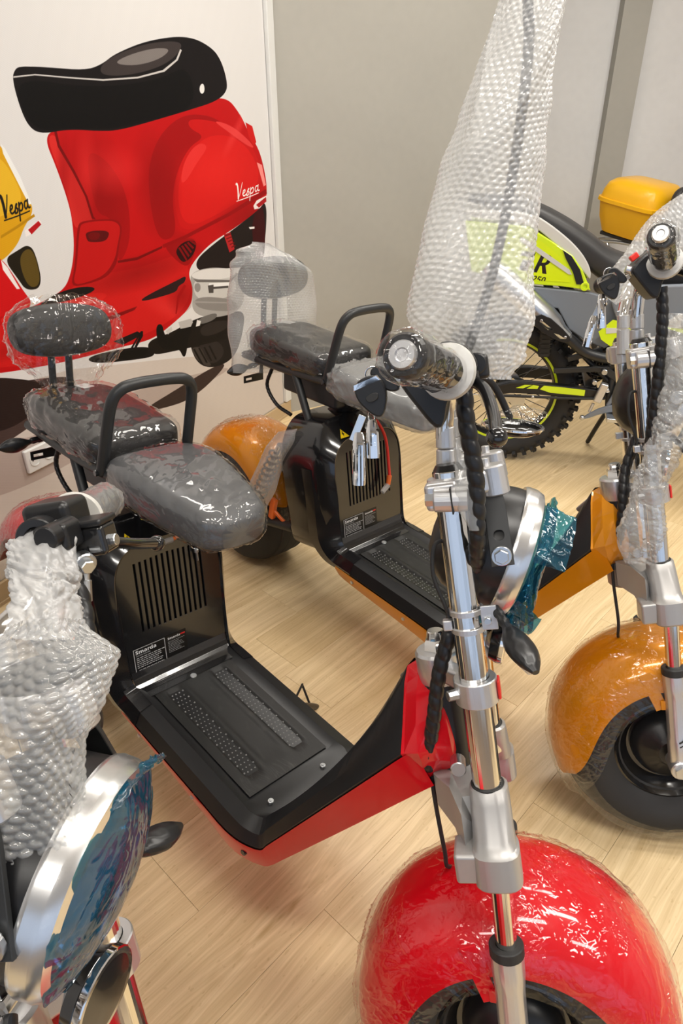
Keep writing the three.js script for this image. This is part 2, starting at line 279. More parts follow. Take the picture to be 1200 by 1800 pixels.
const MURAL=[
['#cfc5bd',0,0.096,0.7,0.486,0.669,1.003,0.559,1.473,0.451,1.989,0.368,2.208,-0.246,0.867,-0.098,0.225,-0.078,-0.159,0.043],
['#b5a69e',1,0.048,0.552,0.288,0.493,0.725,0.506,1.094,0.458,1.465,0.398,1.08,0.386,0.567,0.357,0.244,0.342,-0.007,0.382],
['#4a3a36',1,0.102,0.716,0.344,0.683,0.528,0.635,0.436,0.582,0.302,0.539,0.138,0.514,0.043,0.536],
['#2a1e1c',1,0.117,0.763,0.364,0.671,0.383,0.621,0.286,0.565,0.173,0.559,0.062,0.594],
['#3a2c28',1,1.112,0.349,1.378,0.424,1.294,0.449,0.974,0.422,0.798,0.41,0.893,0.376],
['#1c1715',1,1.121,0.599,1.158,0.489,1.271,0.435,1.425,0.437,1.507,0.523,1.547,0.645,1.327,0.645,1.166,0.635],
['#2c2624',1,1.17,0.556,1.198,0.49,1.286,0.451,1.365,0.481,1.331,0.543,1.233,0.574],
['#17120f',1,0.872,0.665,1.023,0.659,1.174,0.681,1.415,0.662,1.54,0.594,1.484,0.529,1.23,0.557,1.008,0.586,0.891,0.603],
['#141010',1,0.571,0.694,0.885,0.65,0.923,0.594,0.812,0.61,0.588,0.658],
['#201816',1,1.346,0.948,1.645,1.024,1.783,1.093,1.753,0.914,1.685,0.798,1.443,0.84,1.244,0.852,1.216,0.902],
['#3c0b0e',1,1.643,1.013,1.754,1.084,1.747,0.864,1.685,0.798,1.648,0.879],
['#a7a4a1',1,1.172,0.865,1.332,0.864,1.504,0.817,1.561,0.745,1.523,0.638,1.327,0.645,1.16,0.703,1.188,0.794],
['#c9c7c4',1,1.196,0.838,1.359,0.831,1.499,0.782,1.475,0.712,1.261,0.732,1.191,0.771],
['#8a8683',1,1.184,0.772,1.473,0.7,1.5,0.635,1.199,0.711],
['#ececec',0,1.297,0.801,1.442,0.778,1.439,0.759,1.318,0.782,1.306,0.761,1.291,0.764],
['#6c6966',1,1.193,0.676,1.332,0.673,1.327,0.645,1.206,0.644],
['#b42326',0,1.431,0.977,1.481,0.979,1.5,0.907,1.461,0.899],
['#be0e12',1,0.574,1.378,0.606,1.273,0.626,1.17,0.623,1.106,0.609,1.038,0.58,0.975,0.536,0.925,0.432,0.907,0.363,0.897,0.281,0.905,0.205,0.918,0.152,0.752,0.31,0.722,0.518,0.695,0.736,0.679,0.895,0.663,0.992,0.679,1.165,0.73,1.19,0.805,1.166,0.87,1.237,0.916,1.348,0.959,1.508,0.99,1.692,1.038,1.782,1.081,1.786,1.156,1.756,1.255,1.718,1.308,1.674,1.343,1.621,1.415,1.521,1.486,1.284,1.444,1.038,1.398,0.853,1.379,0.683,1.386],
['#cd1a19',1,0.579,0.935,0.717,0.946,0.917,0.931,1.171,0.952,1.173,0.869,1.177,0.774,1.07,0.715,0.901,0.69,0.711,0.695,0.45,0.719,0.232,0.749,0.181,0.779,0.213,0.882,0.397,0.864,0.538,0.906],
['#da231f',1,0.55,0.903,0.729,0.882,0.694,0.854,0.515,0.865,0.353,0.864,0.272,0.877,0.279,0.899,0.405,0.889],
['#d52b27',1,0.588,1.367,0.624,1.372,0.633,1.338,0.67,1.269,0.7,1.183,0.719,1.108,0.654,1.102,0.625,1.106,0.629,1.19,0.61,1.273],
['#a4090e',1,0.739,1.327,0.819,1.294,0.874,1.221,0.893,1.138,0.875,1.036,0.823,0.976,0.794,0.975,0.816,1.063,0.789,1.121,0.739,1.134,0.729,1.215],
['#a1080d',1,1.279,1.422,1.175,1.395,1.086,1.343,1.023,1.265,1.003,1.174,1.008,1.057,1.044,1.002,1.131,1.017,1.123,1.143,1.186,1.255,1.296,1.327,1.407,1.347,1.526,1.37,1.426,1.413],
['#c61314',1,1.276,1.407,1.424,1.397,1.566,1.371,1.683,1.309,1.758,1.199,1.727,1.133,1.478,1.061,1.171,1.007,1.132,1.103,1.165,1.218,1.251,1.31,1.37,1.344,1.27,1.375],
['#d31a18',1,1.313,1.326,1.427,1.35,1.561,1.338,1.679,1.279,1.742,1.177,1.657,1.116,1.396,1.057,1.204,1.033,1.155,1.1,1.178,1.217],
['#e03230',1,1.274,1.305,1.338,1.326,1.382,1.308,1.301,1.258,1.218,1.195,1.187,1.193,1.213,1.254],
['#df3c3b',1,1.417,1.401,1.547,1.38,1.667,1.322,1.711,1.286,1.639,1.306,1.524,1.356],
['#f6908a',0,1.717,1.235,1.757,1.222,1.779,1.14,1.76,1.135],
['#cb1816',0,1.651,1.388,1.7,1.373,1.723,1.312,1.699,1.3,1.669,1.335],
['#95080c',0,1.039,0.993,1.171,1.007,1.477,1.057,1.777,1.124,1.785,1.104,1.483,1.043,1.176,0.994,1.043,0.98],
['#730609',0,0.794,0.975,0.895,0.971,1.038,0.989,1.036,0.981,0.893,0.961,0.795,0.967],
['#730609',0,0.631,1.389,0.634,1.343,0.674,1.269,0.708,1.191,0.719,1.129,0.727,1.118,0.71,1.123,0.698,1.192,0.664,1.266,0.624,1.338,0.621,1.384],
['#8d080c',1,0.64,1.107,0.664,1.122,0.787,1.114,0.833,1.102,0.844,1.074,0.815,1.026,0.794,0.975,0.775,0.955,0.729,0.929,0.632,0.924,0.562,0.93,0.598,0.986],
['#be1314',1,0.649,1.103,0.67,1.116,0.786,1.109,0.824,1.097,0.835,1.075,0.807,1.027,0.784,0.981,0.723,0.938,0.633,0.93,0.573,0.934,0.608,0.988],
['#5a0a0d',1,0.67,1.089,0.783,1.078,0.766,1.051,0.737,1.046,0.679,1.053,0.671,1.064],
['#72090c',1,0.679,1.083,0.74,1.077,0.723,1.054,0.683,1.059],
['#9a090d',1,1.04,0.984,1.091,0.985,1.169,0.999,1.25,0.984,1.22,0.923,1.16,0.88],
['#2a0a0a',1,1.106,0.962,1.167,0.987,1.238,0.981,1.241,0.955,1.205,0.921,1.152,0.908,1.127,0.925],
['#80090d',0,1.128,0.967,1.139,0.97,1.175,0.917,1.167,0.912],
['#80090d',0,1.146,0.971,1.157,0.974,1.192,0.93,1.183,0.924],
['#80090d',0,1.165,0.975,1.176,0.977,1.209,0.942,1.2,0.937],
['#80090d',0,1.183,0.978,1.194,0.981,1.226,0.955,1.217,0.95],
['#80090d',0,1.202,0.982,1.213,0.985,1.243,0.968,1.235,0.962],
['#2a1718',1,0.88,0.823,0.976,0.837,1.105,0.851,1.156,0.859,1.144,0.834,1.1,0.829,1.089,0.81,1.033,0.808,0.89,0.812],
['#1a1414',1,0.422,0.902,0.482,0.918,0.551,0.925,0.63,0.919,0.674,0.905,0.645,0.893,0.546,0.889,0.452,0.895],
['#80080b',0,0.679,0.798,0.856,0.802,0.839,0.792,0.69,0.783],
['#1a1010',0,0.708,0.708,0.836,0.713,0.863,0.694,0.752,0.684],
['#151112',1,0.507,1.511,0.522,1.535,0.544,1.544,0.639,1.545,0.795,1.542,0.874,1.563,0.932,1.592,1.107,1.64,1.327,1.667,1.465,1.637,1.516,1.596,1.541,1.537,1.538,1.498,1.464,1.463,1.281,1.433,1.059,1.399,0.912,1.378,0.826,1.375,0.682,1.385,0.572,1.374,0.531,1.392,0.513,1.441],
['#3b3433',1,0.852,1.553,0.932,1.59,1.111,1.634,1.297,1.649,1.249,1.602,1.149,1.564,0.999,1.536,0.866,1.529],
['#7d7673',1,0.915,1.565,0.999,1.593,1.131,1.619,1.222,1.621,1.154,1.587,1.022,1.562],
['#0b090a',1,0.511,1.497,0.588,1.513,0.714,1.501,0.91,1.502,1.141,1.527,1.31,1.58,1.334,1.44,1.06,1.402,0.827,1.378,0.679,1.389,0.574,1.38,0.526,1.416],
['#c9c5c2',0,0.513,1.519,0.592,1.527,0.721,1.523,0.864,1.521,1.026,1.532,1.162,1.556,1.241,1.591,1.27,1.623,1.279,1.62,1.25,1.588,1.17,1.551,1.027,1.527,0.862,1.516,0.719,1.519,0.59,1.523,0.512,1.515],
['#e9e7e4',1,1.365,1.514,1.384,1.522,1.393,1.511,1.389,1.492,1.37,1.485,1.358,1.496],
['#dedcda',1,1.177,0.855,1.247,0.865,1.41,0.846,1.517,0.813,1.444,0.792,1.221,0.829],
['#6f6b68',0,1.196,0.838,1.221,0.831,1.443,0.787,1.515,0.803,1.45,0.776,1.219,0.82],
['#8f8b88',1,1.204,0.818,1.237,0.814,1.24,0.788,1.215,0.777,1.196,0.797],
['#4b4744',0,1.288,0.793,1.327,0.79,1.326,0.781,1.431,0.765,1.43,0.756,1.324,0.772,1.321,0.756,1.29,0.762],
['#a09c99',0,1.18,0.752,1.441,0.691,1.441,0.686,1.179,0.745],
['#0f0c0b',1,0.938,0.71,0.978,0.709,0.981,0.659,1.018,0.635,1.092,0.677,1.145,0.683,1.151,0.639,1.124,0.617,1.095,0.545,1.073,0.544,1.059,0.586,0.976,0.6,0.935,0.634],
['#c9c6c3',0,0.992,0.674,1.028,0.683,1.032,0.669,1.002,0.658],
['#b9b6b3',0,1.073,0.691,1.153,0.686,1.164,0.669,1.147,0.654,1.081,0.661],
['#e6e4e2',0,1.192,0.672,1.217,0.661,1.206,0.644,1.179,0.646],
['#2b2522',1,1.215,0.647,1.409,0.625,1.412,0.586,1.283,0.581,1.199,0.602],
['#3f3834',1,1.123,0.569,1.198,0.558,1.219,0.497,1.261,0.453,1.221,0.46,1.164,0.503],
['#16110f',0,1.144,0.558,1.155,0.558,1.2,0.477,1.188,0.478],
['#16110f',0,1.178,0.554,1.189,0.553,1.232,0.475,1.22,0.476],
['#16110f',0,1.213,0.549,1.225,0.548,1.265,0.473,1.252,0.474],
['#16110f',0,1.248,0.544,1.26,0.544,1.298,0.471,1.286,0.472],
['#730b0e',0,1.435,0.972,1.481,0.975,1.484,0.97,1.438,0.967],
['#730b0e',0,1.445,0.959,1.487,0.962,1.491,0.957,1.448,0.954],
['#730b0e',0,1.455,0.946,1.494,0.95,1.497,0.945,1.459,0.941],
['#730b0e',0,1.466,0.933,1.5,0.937,1.504,0.932,1.469,0.928],
['#730b0e',0,1.476,0.92,1.507,0.925,1.511,0.919,1.48,0.915],
['#120d0c',0,0.786,0.661,0.854,0.709,0.866,0.706,0.862,0.689,0.816,0.653,0.804,0.657,0.844,0.694,0.798,0.658],
['#0d0a09',1,0.689,0.667,0.851,0.643,0.88,0.627,0.851,0.612,0.832,0.613,0.698,0.643],
['#efecea',0,1.621,0.982,1.666,0.979,1.665,0.97,1.629,0.972],
['#a1080d',0,1.086,0.792,1.136,0.827,1.149,0.82,1.097,0.779,1.069,0.724,1.062,0.726],
['#efe3e2',0,1.668,1.064,1.698,1.084,1.784,1.097,1.777,1.077,1.717,1.049,1.675,1.049],
['#a9161b',0,1.691,1.066,1.774,1.091,1.776,1.072,1.712,1.052],
['#d9a017',1,0.356,1.388,0.42,1.355,0.453,1.268,0.476,1.205,0.482,1.169,0.432,1.13,0.398,1.086,0.324,1.046,0.247,1.047],
['#e6b52b',1,0.342,1.344,0.41,1.321,0.44,1.266,0.455,1.207,0.405,1.177,0.322,1.162,0.283,1.161],
['#b98510',0,0.347,1.119,0.405,1.137,0.481,1.163,0.483,1.156,0.407,1.13,0.345,1.111],
['#efefec',0,0.42,1.355,0.431,1.34,0.461,1.268,0.48,1.192,0.471,1.189,0.446,1.257,0.42,1.329],
['#201a10',1,0.337,1.055,0.394,1.071,0.431,1.082,0.455,1.061,0.456,0.95,0.39,0.951,0.37,0.992],
['#5d4a1c',1,0.386,1.047,0.429,1.075,0.453,1.053,0.452,0.959,0.398,0.956],
['#f1e9e6',0,0.434,1.122,0.497,1.145,0.503,1.134,0.446,1.106,0.433,1.104],
['#b4131b',0,0.447,1.122,0.492,1.142,0.5,1.131,0.456,1.108],
['#ce1116',1,0.261,1.091,0.329,1.061,0.355,1.011,0.379,0.953,0.403,0.913,0.36,0.887,0.203,0.91],
['#f2eae8',0,0.327,1.055,0.344,1.03,0.369,0.962,0.357,0.964,0.326,1.026],
];
const MURAL_SOFT=[['#82060a',0.55,0.759,1.213,0.160,0.208,0],['#82060a',0.5,1.052,1.188,0.145,0.211,0],['#ea3733',0.5,0.850,1.258,0.169,0.086,0],['#ea2a24',0.55,1.424,1.221,0.289,0.125,0],['#700407',0.5,1.645,1.024,0.288,0.094,0],['#7e0609',0.6,0.883,0.917,0.361,0.067,0],['#ea342f',0.5,0.722,1.266,0.055,0.150,0.25],['#ea413c',0.45,1.041,0.746,0.214,0.048,0.5],['#840509',0.5,0.377,0.796,0.283,0.038,0],['#ea4744',0.55,1.585,1.362,0.170,0.029,-0.7],['#8f060b',0.5,1.192,0.971,0.185,0.038,0.5],['#9a080d',0.6,0.628,1.272,0.032,0.145,0.3],['#ea2d2a',0.4,0.705,1.005,0.106,0.090,0],['#710408',0.45,1.120,0.785,0.108,0.088,0]];
{ // printed wall poster
  const S0 = -0.5, S1 = 1.83, Y0 = 0.08, Y1 = 2.3, W = 2000, H = Math.round(2000 * (Y1 - Y0) / (S1 - S0));
  const tex = canvasTex(W, H, (c) => {
    const X = (s) => (s - S0) / (S1 - S0) * W, Y = (y) => (Y1 - y) / (Y1 - Y0) * H;
    c.fillStyle = '#dedcdb'; c.fillRect(0, 0, W, H);
    c.lineJoin = 'round';
    for (const [f, sm, ...q] of MURAL) {
      const p = []; for (let i = 0; i < q.length; i += 2) p.push([X(q[i]), Y(q[i + 1])]);
      c.beginPath();
      if (sm) { const n = p.length, md = (a, b) => [(a[0] + b[0]) / 2, (a[1] + b[1]) / 2]; let m = md(p[n - 1], p[0]); c.moveTo(...m); for (let i = 0; i < n; i++) { m = md(p[i], p[(i + 1) % n]); c.quadraticCurveTo(p[i][0], p[i][1], m[0], m[1]); } } else { c.moveTo(...p[0]); for (const a of p.slice(1)) c.lineTo(...a); }
      c.closePath(); c.fillStyle = f; c.fill();
      if (f === '#df3c3b') { // printed tone inside the red body, before its lines and hatch
        c.save(); c.beginPath(); const q0 = MURAL.find((m) => m[0] === '#be0e12').slice(2); for (let i = 0; i < q0.length; i += 2) c[i ? 'lineTo' : 'moveTo'](X(q0[i]), Y(q0[i + 1])); c.closePath(); c.clip();
        for (const [col, al, s, y, rs, ry, ro] of MURAL_SOFT) { c.save(); c.translate(X(s), Y(y)); c.rotate(ro); c.scale(rs / (S1 - S0) * W, ry / (Y1 - Y0) * H); const g = c.createRadialGradient(0, 0, 0, 0, 0, 1), h = Math.round(al * 255).toString(16).padStart(2, '0'); g.addColorStop(0, col + h); g.addColorStop(0.45, col + Math.round(al * 160).toString(16).padStart(2, '0')); g.addColorStop(1, col + '00'); c.fillStyle = g; c.fillRect(-1, -1, 2, 2); c.restore(); }
        c.restore();
      }
    }
    // script lettering on the two cowls: V e s p a drawn as strokes
    const word = (s0, y0, s1, y1, h, col) => {
      const ax = X(s0), ay = Y(y0), bx = X(s1), by = Y(y1), L = Math.hypot(bx - ax, by - ay);
      c.save(); c.translate(ax, ay); c.rotate(Math.atan2(by - ay, bx - ax)); c.transform(1, 0, -0.25, 1, 0, 0); c.strokeStyle = col; c.lineCap = 'round';
      const st = (w, ...p) => { c.lineWidth = w * h; c.beginPath(); c.moveTo(p[0] * L, -p[1] * h); for (let i = 2; i < p.length; i += 4) c.quadraticCurveTo(p[i] * L, -p[i + 1] * h, p[i + 2] * L, -p[i + 3] * h); c.stroke(); };
      st(0.16, -0.02, 1.0, 0.06, 1.05, 0.07, 0.05); st(0.07, 0.07, 0.05, 0.16, 0.35, 0.24, 0.95);
      st(0.09, 0.26, 0.25, 0.4, 0.3, 0.36, 0.45, 0.27, 0.5, 0.27, 0.2, 0.3, 0.0, 0.42, 0.15);
      st(0.09, 0.44, 0.1, 0.5, 0.5, 0.54, 0.42, 0.46, 0.3, 0.55, 0.2, 0.54, 0.0, 0.44, 0.05);
      st(0.09, 0.62, 0.45, 0.6, 0.1, 0.58, -0.35); st(0.09, 0.62, 0.3, 0.74, 0.55, 0.75, 0.25, 0.72, 0.0, 0.62, 0.1);
      st(0.09, 0.95, 0.4, 0.82, 0.5, 0.82, 0.2, 0.85, -0.05, 0.94, 0.2); st(0.09, 0.96, 0.45, 0.92, 0.0, 1.02, 0.08);
      st(0.06, 0.0, -0.08, 0.5, -0.12, 0.98, -0.08);
      c.restore();
    };
    word(1.545, 1.1, 1.72, 1.118, 52, '#f3efec'); word(0.372, 1.162, 0.47, 1.178, 50, '#1d1a17');
    const im = c.getImageData(0, 0, W, H), d = im.data; // paper and ink grain
    for (let i = 0; i < d.length; i += 4) { const p = i / 4, x = p % W, y = (p / W) | 0, q = (((x * 1103515245 + y * 12345 * 7919) >>> 8) & 15) - 7.5; d[i] += q * 0.35; d[i + 1] += q * 0.35; d[i + 2] += q * 0.35; }
    c.putImageData(im, 0, 0);
  });
  const g = new THREE.BoxGeometry(S1 - S0, Y1 - Y0, 0.003); g.applyMatrix4(wallM((S0 + S1) / 2, (Y0 + Y1) / 2, 0.002));
  single('wall_poster', [g], phys({ color: 0xffffff, map: tex, roughness: 0.5, specularIntensity: 0.35 }), 'large printed wall poster of a red scooter beside a yellow one', 'poster');
}
{ // double socket on the poster wall
  const t = thing('wall_socket', 'white wall socket on the poster below the rear lamp of red scooter', 'socket');
  const m = wallM(0.287, 0.43, 0.004);
  part('plate', [rbox(0.125, 0.082, 0.014, 0.005, [0, 0, 0.007])], M.plasticWhite, t, m);
  for (const s of [-1, 1]) { part('outlet', [ringG([s * 0.029, 0, 0.015], [0, 0, 1], 0.022, 0.018, 0.004), cyl([s * 0.029, 0, 0.006], [s * 0.029, 0, 0.0145], 0.018)], M.plasticWhite, t, m); part('pin_hole', [cyl([s * 0.029 - 0.009, 0, 0.014], [s * 0.029 - 0.009, 0, 0.0152], 0.003, 0.003, 8), cyl([s * 0.029 + 0.009, 0, 0.014], [s * 0.029 + 0.009, 0, 0.0152], 0.003, 0.003, 8)], M.blackMatte, t, m); }
}

// ------------------------------------------------------------------ fat-tyre electric scooter. Own frame: x forward, y up, z to its right
const HEAD = [1.065, 0.75, 0], RAKE = 19.9 * D2R, WHEEL = [0.038, -0.573];
const AX = [-Math.sin(RAKE), Math.cos(RAKE), 0], FX = [Math.cos(RAKE), Math.sin(RAKE), 0];
function steerM(deg) { // steering frame: x ahead, y up the steering axis, z right
  const r = new THREE.Matrix4().makeRotationAxis(A3(AX), deg * D2R), m = basis(FX, AX, [0, 0, 1], [0, 0, 0]);
  r.multiply(m); r.setPosition(A3(HEAD)); return r;
}
function place(o, p) { o.position.set(p.x, p.y ?? 0, p.z); o.rotation.order = 'YXZ'; o.rotation.set(-p.lean * D2R, -p.yaw * D2R, 0); return o; }
const labelTex = canvasTex(512, 300, (c, w, h) => {
  c.fillStyle = '#0b0b0c'; c.fillRect(0, 0, w, h); c.strokeStyle = '#d8d8d8'; c.lineWidth = 5; c.strokeRect(10, 10, 290, 280);
  c.fillStyle = '#f2f2f2'; c.font = 'bold 54px sans-serif'; c.fillText('Smarda', 24, 66); c.font = '15px sans-serif'; c.fillText('ELECTRIC SCOOTER', 28, 90);
  c.fillStyle = '#d0d0d0'; for (let i = 0; i < 6; i++) { let x = 28; while (x < 270 - (i * 37) % 60) { const q = 10 + ((x * 7 + i * 31) % 26); c.fillRect(x, 108 + i * 21, q, 7); x += q + 7; } }
  for (let i = 0; i < 7; i++) { c.strokeStyle = '#e0e0e0'; c.lineWidth = 4; c.strokeRect(40 + i * 35, 246, 22, 26); }
  c.fillStyle = '#f2f2f2'; c.font = 'bold 34px sans-serif'; c.fillText('Smarda', 330, 52); c.fillStyle = '#d02020'; c.fillRect(456, 30, 46, 16);
  c.fillStyle = '#b8b8b8'; for (let i = 0; i < 8; i++) { let x = 330; while (x < 490 - (i * 53) % 70) { const q = 7 + ((x * 5 + i * 17) % 18); c.fillRect(x, 74 + i * 17, q, 5); x += q + 5; } }
});
const triTex = canvasTex(128, 128, (c) => {
  c.fillStyle = '#151515'; c.fillRect(0, 0, 128, 128); c.fillStyle = '#f4d21c'; c.beginPath(); c.moveTo(64, 14); c.lineTo(120, 114); c.lineTo(8, 114); c.closePath(); c.fill();
  c.fillStyle = '#151515'; c.beginPath(); c.moveTo(70, 38); c.lineTo(48, 76); c.lineTo(62, 76); c.lineTo(54, 104); c.lineTo(82, 66); c.lineTo(67, 66); c.lineTo(76, 38); c.closePath(); c.fill();
});
const mLabel = phys({ color: 0xffffff, map: labelTex, roughness: 0.35 }), mTri = phys({ color: 0xffffff, map: triTex, roughness: 0.35 });
const SEAT_F = (() => { // saddle: [x, halfwidth, top, bottom]
  const t = [[0.262, 0.065, 0.806, 0.772], [0.272, 0.092, 0.822, 0.76], [0.31, 0.108, 0.834, 0.752], [0.37, 0.112, 0.835, 0.745], [0.43, 0.106, 0.829, 0.739], [0.49, 0.095, 0.821, 0.734], [0.545, 0.082, 0.811, 0.73], [0.582, 0.068, 0.801, 0.73], [0.6, 0.045, 0.786, 0.738]];
  return t.map(([x, w, a, b]) => ring(x, w, a, b, 4.2));
})();
function ring(x, w, a, b, e, n = 36) { const r = []; for (let i = 0; i < n; i++) { const q = i / n * Math.PI * 2, c = Math.cos(q), s = Math.sin(q), k = (Math.abs(c) ** e + Math.abs(s) ** e) ** (-1 / e); r.push([x, (a + b) / 2 + (a - b) / 2 * s * k, w * c * k]); } return r; }
const refine = (rings, m = 4) => { const n = rings[0].length, out = []; const cs = []; for (let j = 0; j < n; j++) cs.push(new THREE.CatmullRomCurve3(rings.map((r) => A3(r[j])))); const N = (rings.length - 1) * m; for (let i = 0; i <= N; i++) out.push(cs.map((c) => c.getPoint(i / N).toArray())); return out; };
const saddleG = () => loft(refine(SEAT_F), { crease: 0.9 });
const rearSeatG = () => loft(refine([[-0.108, 0.06, 0.845, 0.805], [-0.1, 0.092, 0.862, 0.79], [-0.06, 0.104, 0.87, 0.787], [0.05, 0.107, 0.866, 0.787], [0.16, 0.107, 0.86, 0.787], [0.225, 0.102, 0.854, 0.787], [0.243, 0.085, 0.843, 0.792], [0.247, 0.05, 0.83, 0.8]].map(([x, w, a, b]) => ring(x, w, a, b, 5))), { crease: 0.9 });
const padRings = () => refine([[-0.112, 0.02], [-0.108, 0.034], [-0.09, 0.047], [-0.045, 0.057], [0, 0.06], [0.045, 0.057], [0.09, 0.047], [0.108, 0.034], [0.112, 0.02]].map(([z, h]) => ring(0, h, 0.026, -0.026, 3).map(([, y, w]) => [y, w, z])), 3); // backrest pad along z
const padM = basis([0.96, 0.28, 0], [-0.28, 0.96, 0], [0, 0, 1], [-0.098, 1.0, 0]);
const padG = () => { const g = loft(padRings(), { crease: 0.9 }); g.applyMatrix4(padM); return g; };
// fender: arc about the axle; v runs across
function fenderG(c, r, hw, drop, a0, a1, off = 0, n = 3.2, nu = 60, nv = 30, wr = 0) {
  return surf((u, v) => {
    const a = lerp(a0, a1, u), e = Math.abs(2 * u - 1), lim = 0.38 + 0.62 * Math.pow(Math.max(0, 1 - e ** 7), 0.5), q = (2 * v - 1) * lim, s = Math.sign(q), k = Math.abs(q);
    const z = s * (hw + off) * Math.pow(Math.sin(k * Math.PI / 2), 0.85), rad = r + off - drop * Math.pow(1 - Math.cos(k * Math.PI / 2), 1.0) ** 1.15;
    return V(c[0] + Math.cos(a) * rad, c[1] + Math.sin(a) * rad, z);
  }, nu, nv);
}
function tyre(c, parent, S, group) {
  const prof = [[0.105, -0.075], [0.125, -0.09], [0.15, -0.106], [0.185, -0.108], [0.208, -0.095], [0.222, -0.07], [0.229, -0.035], [0.23, 0], [0.229, 0.035], [0.222, 0.07], [0.208, 0.095], [0.185, 0.108], [0.15, 0.106], [0.125, 0.09], [0.105, 0.075]];
  for (const q of prof) q[0] *= 0.965;
  const t = part('tyre', [lathe(prof, c, [0, 0, 1], 56, 0.9)], M.rubber, parent, S);
  const gr = []; for (const z of [-0.055, -0.02, 0.02, 0.055]) gr.push(lathe([[0.2205 - Math.abs(z) * 0.06, z - 0.004], [0.2235 - Math.abs(z) * 0.06, z], [0.2205 - Math.abs(z) * 0.06, z + 0.004]], c, [0, 0, 1], 56));
  part('tread_rib', gr, M.rubber, t, S);
  const rim = part('rim', [lathe([[0.03, -0.05], [0.085, -0.055], [0.1, -0.07], [0.112, -0.088], [0.118, -0.086], [0.112, -0.07], [0.112, 0.07], [0.118, 0.086], [0.112, 0.088], [0.1, 0.07], [0.085, 0.055], [0.03, 0.05]], c, [0, 0, 1], 44)], M.blackGloss, parent, S);
  for (const s of [-1, 1]) part('hub_cover', [lathe([[0, 0.0], [0.028, 0], [0.034, -0.006], [0.06, -0.014], [0.074, -0.03], [0.078, -0.05], [0.095, -0.052]], [c[0], c[1], s * 0.1], [0, 0, s], 40)], M.blackSatin, rim, S);
}
function bracketLoft(s) { // lower fork casting, one side
  const rr4 = (cx, cz, w, d, y, e = 4, tilt = 0) => { const r = []; for (let i = 0; i < 28; i++) { const q = i / 28 * 6.28318, c = Math.cos(q), n = Math.sin(q), k = (Math.abs(c) ** e + Math.abs(n) ** e) ** (-1 / e); r.push([cx + w * c * k, y + tilt * c * k * w, s * (cz + d * n * k)]); } return r; };
  const R = [rr4(0.052, 0.078, 0.022, 0.021, -0.143, 2.4), rr4(0.052, 0.078, 0.0255, 0.0235, -0.146, 2.4), rr4(0.052, 0.083, 0.0265, 0.0255, -0.16, 2.6), rr4(0.052, 0.1, 0.0275, 0.029, -0.2, 2.8), rr4(0.052, 0.108, 0.0285, 0.03, -0.21, 3), rr4(0.053, 0.114, 0.031, 0.03, -0.213, 3), rr4(0.053, 0.118, 0.031, 0.029, -0.256, 3.4), rr4(0.053, 0.118, 0.028, 0.026, -0.26, 3.4)];
  return loft(R, { crease: 0.6 });
}
function leafLamp(parent, base, dir, up, S, lens = M.amber, len = 0.075) { // folding indicator
  const d = A3(dir).normalize(), u = A3(up).normalize(), w = d.clone().cross(u).normalize(), b = A3(base);
  const mk = (tab, ou) => loft(refine(tab.map(([t, a, h, c]) => { const r = []; for (let i = 0; i < 16; i++) { const q = i / 16 * 6.28318; const p = b.clone().addScaledVector(d, t * len).addScaledVector(w, Math.cos(q) * a * len).addScaledVector(u, (Math.sin(q) * h + c + ou) * len); r.push(p.toArray()); } return r; }), 3), { crease: 0.8 });
  const m = part('indicator', [mk([[-0.5, 0.08, 0.08, 0], [-0.35, 0.09, 0.09, 0], [-0.3, 0.075, 0.075, 0], [-0.15, 0.095, 0.095, 0], [-0.1, 0.075, 0.075, 0], [0.02, 0.11, 0.1, 0], [0.12, 0.17, 0.14, 0], [0.45, 0.27, 0.17, 0], [0.75, 0.2, 0.13, 0], [0.97, 0.06, 0.05, 0]], 0)], M.blackSatin, parent, S);
  part('lens', [mk([[0.15, 0.1, 0.03, 0], [0.3, 0.16, 0.05, 0], [0.6, 0.15, 0.05, 0], [0.88, 0.05, 0.03, 0]], -0.115)], lens, m, S);
  return m;
}

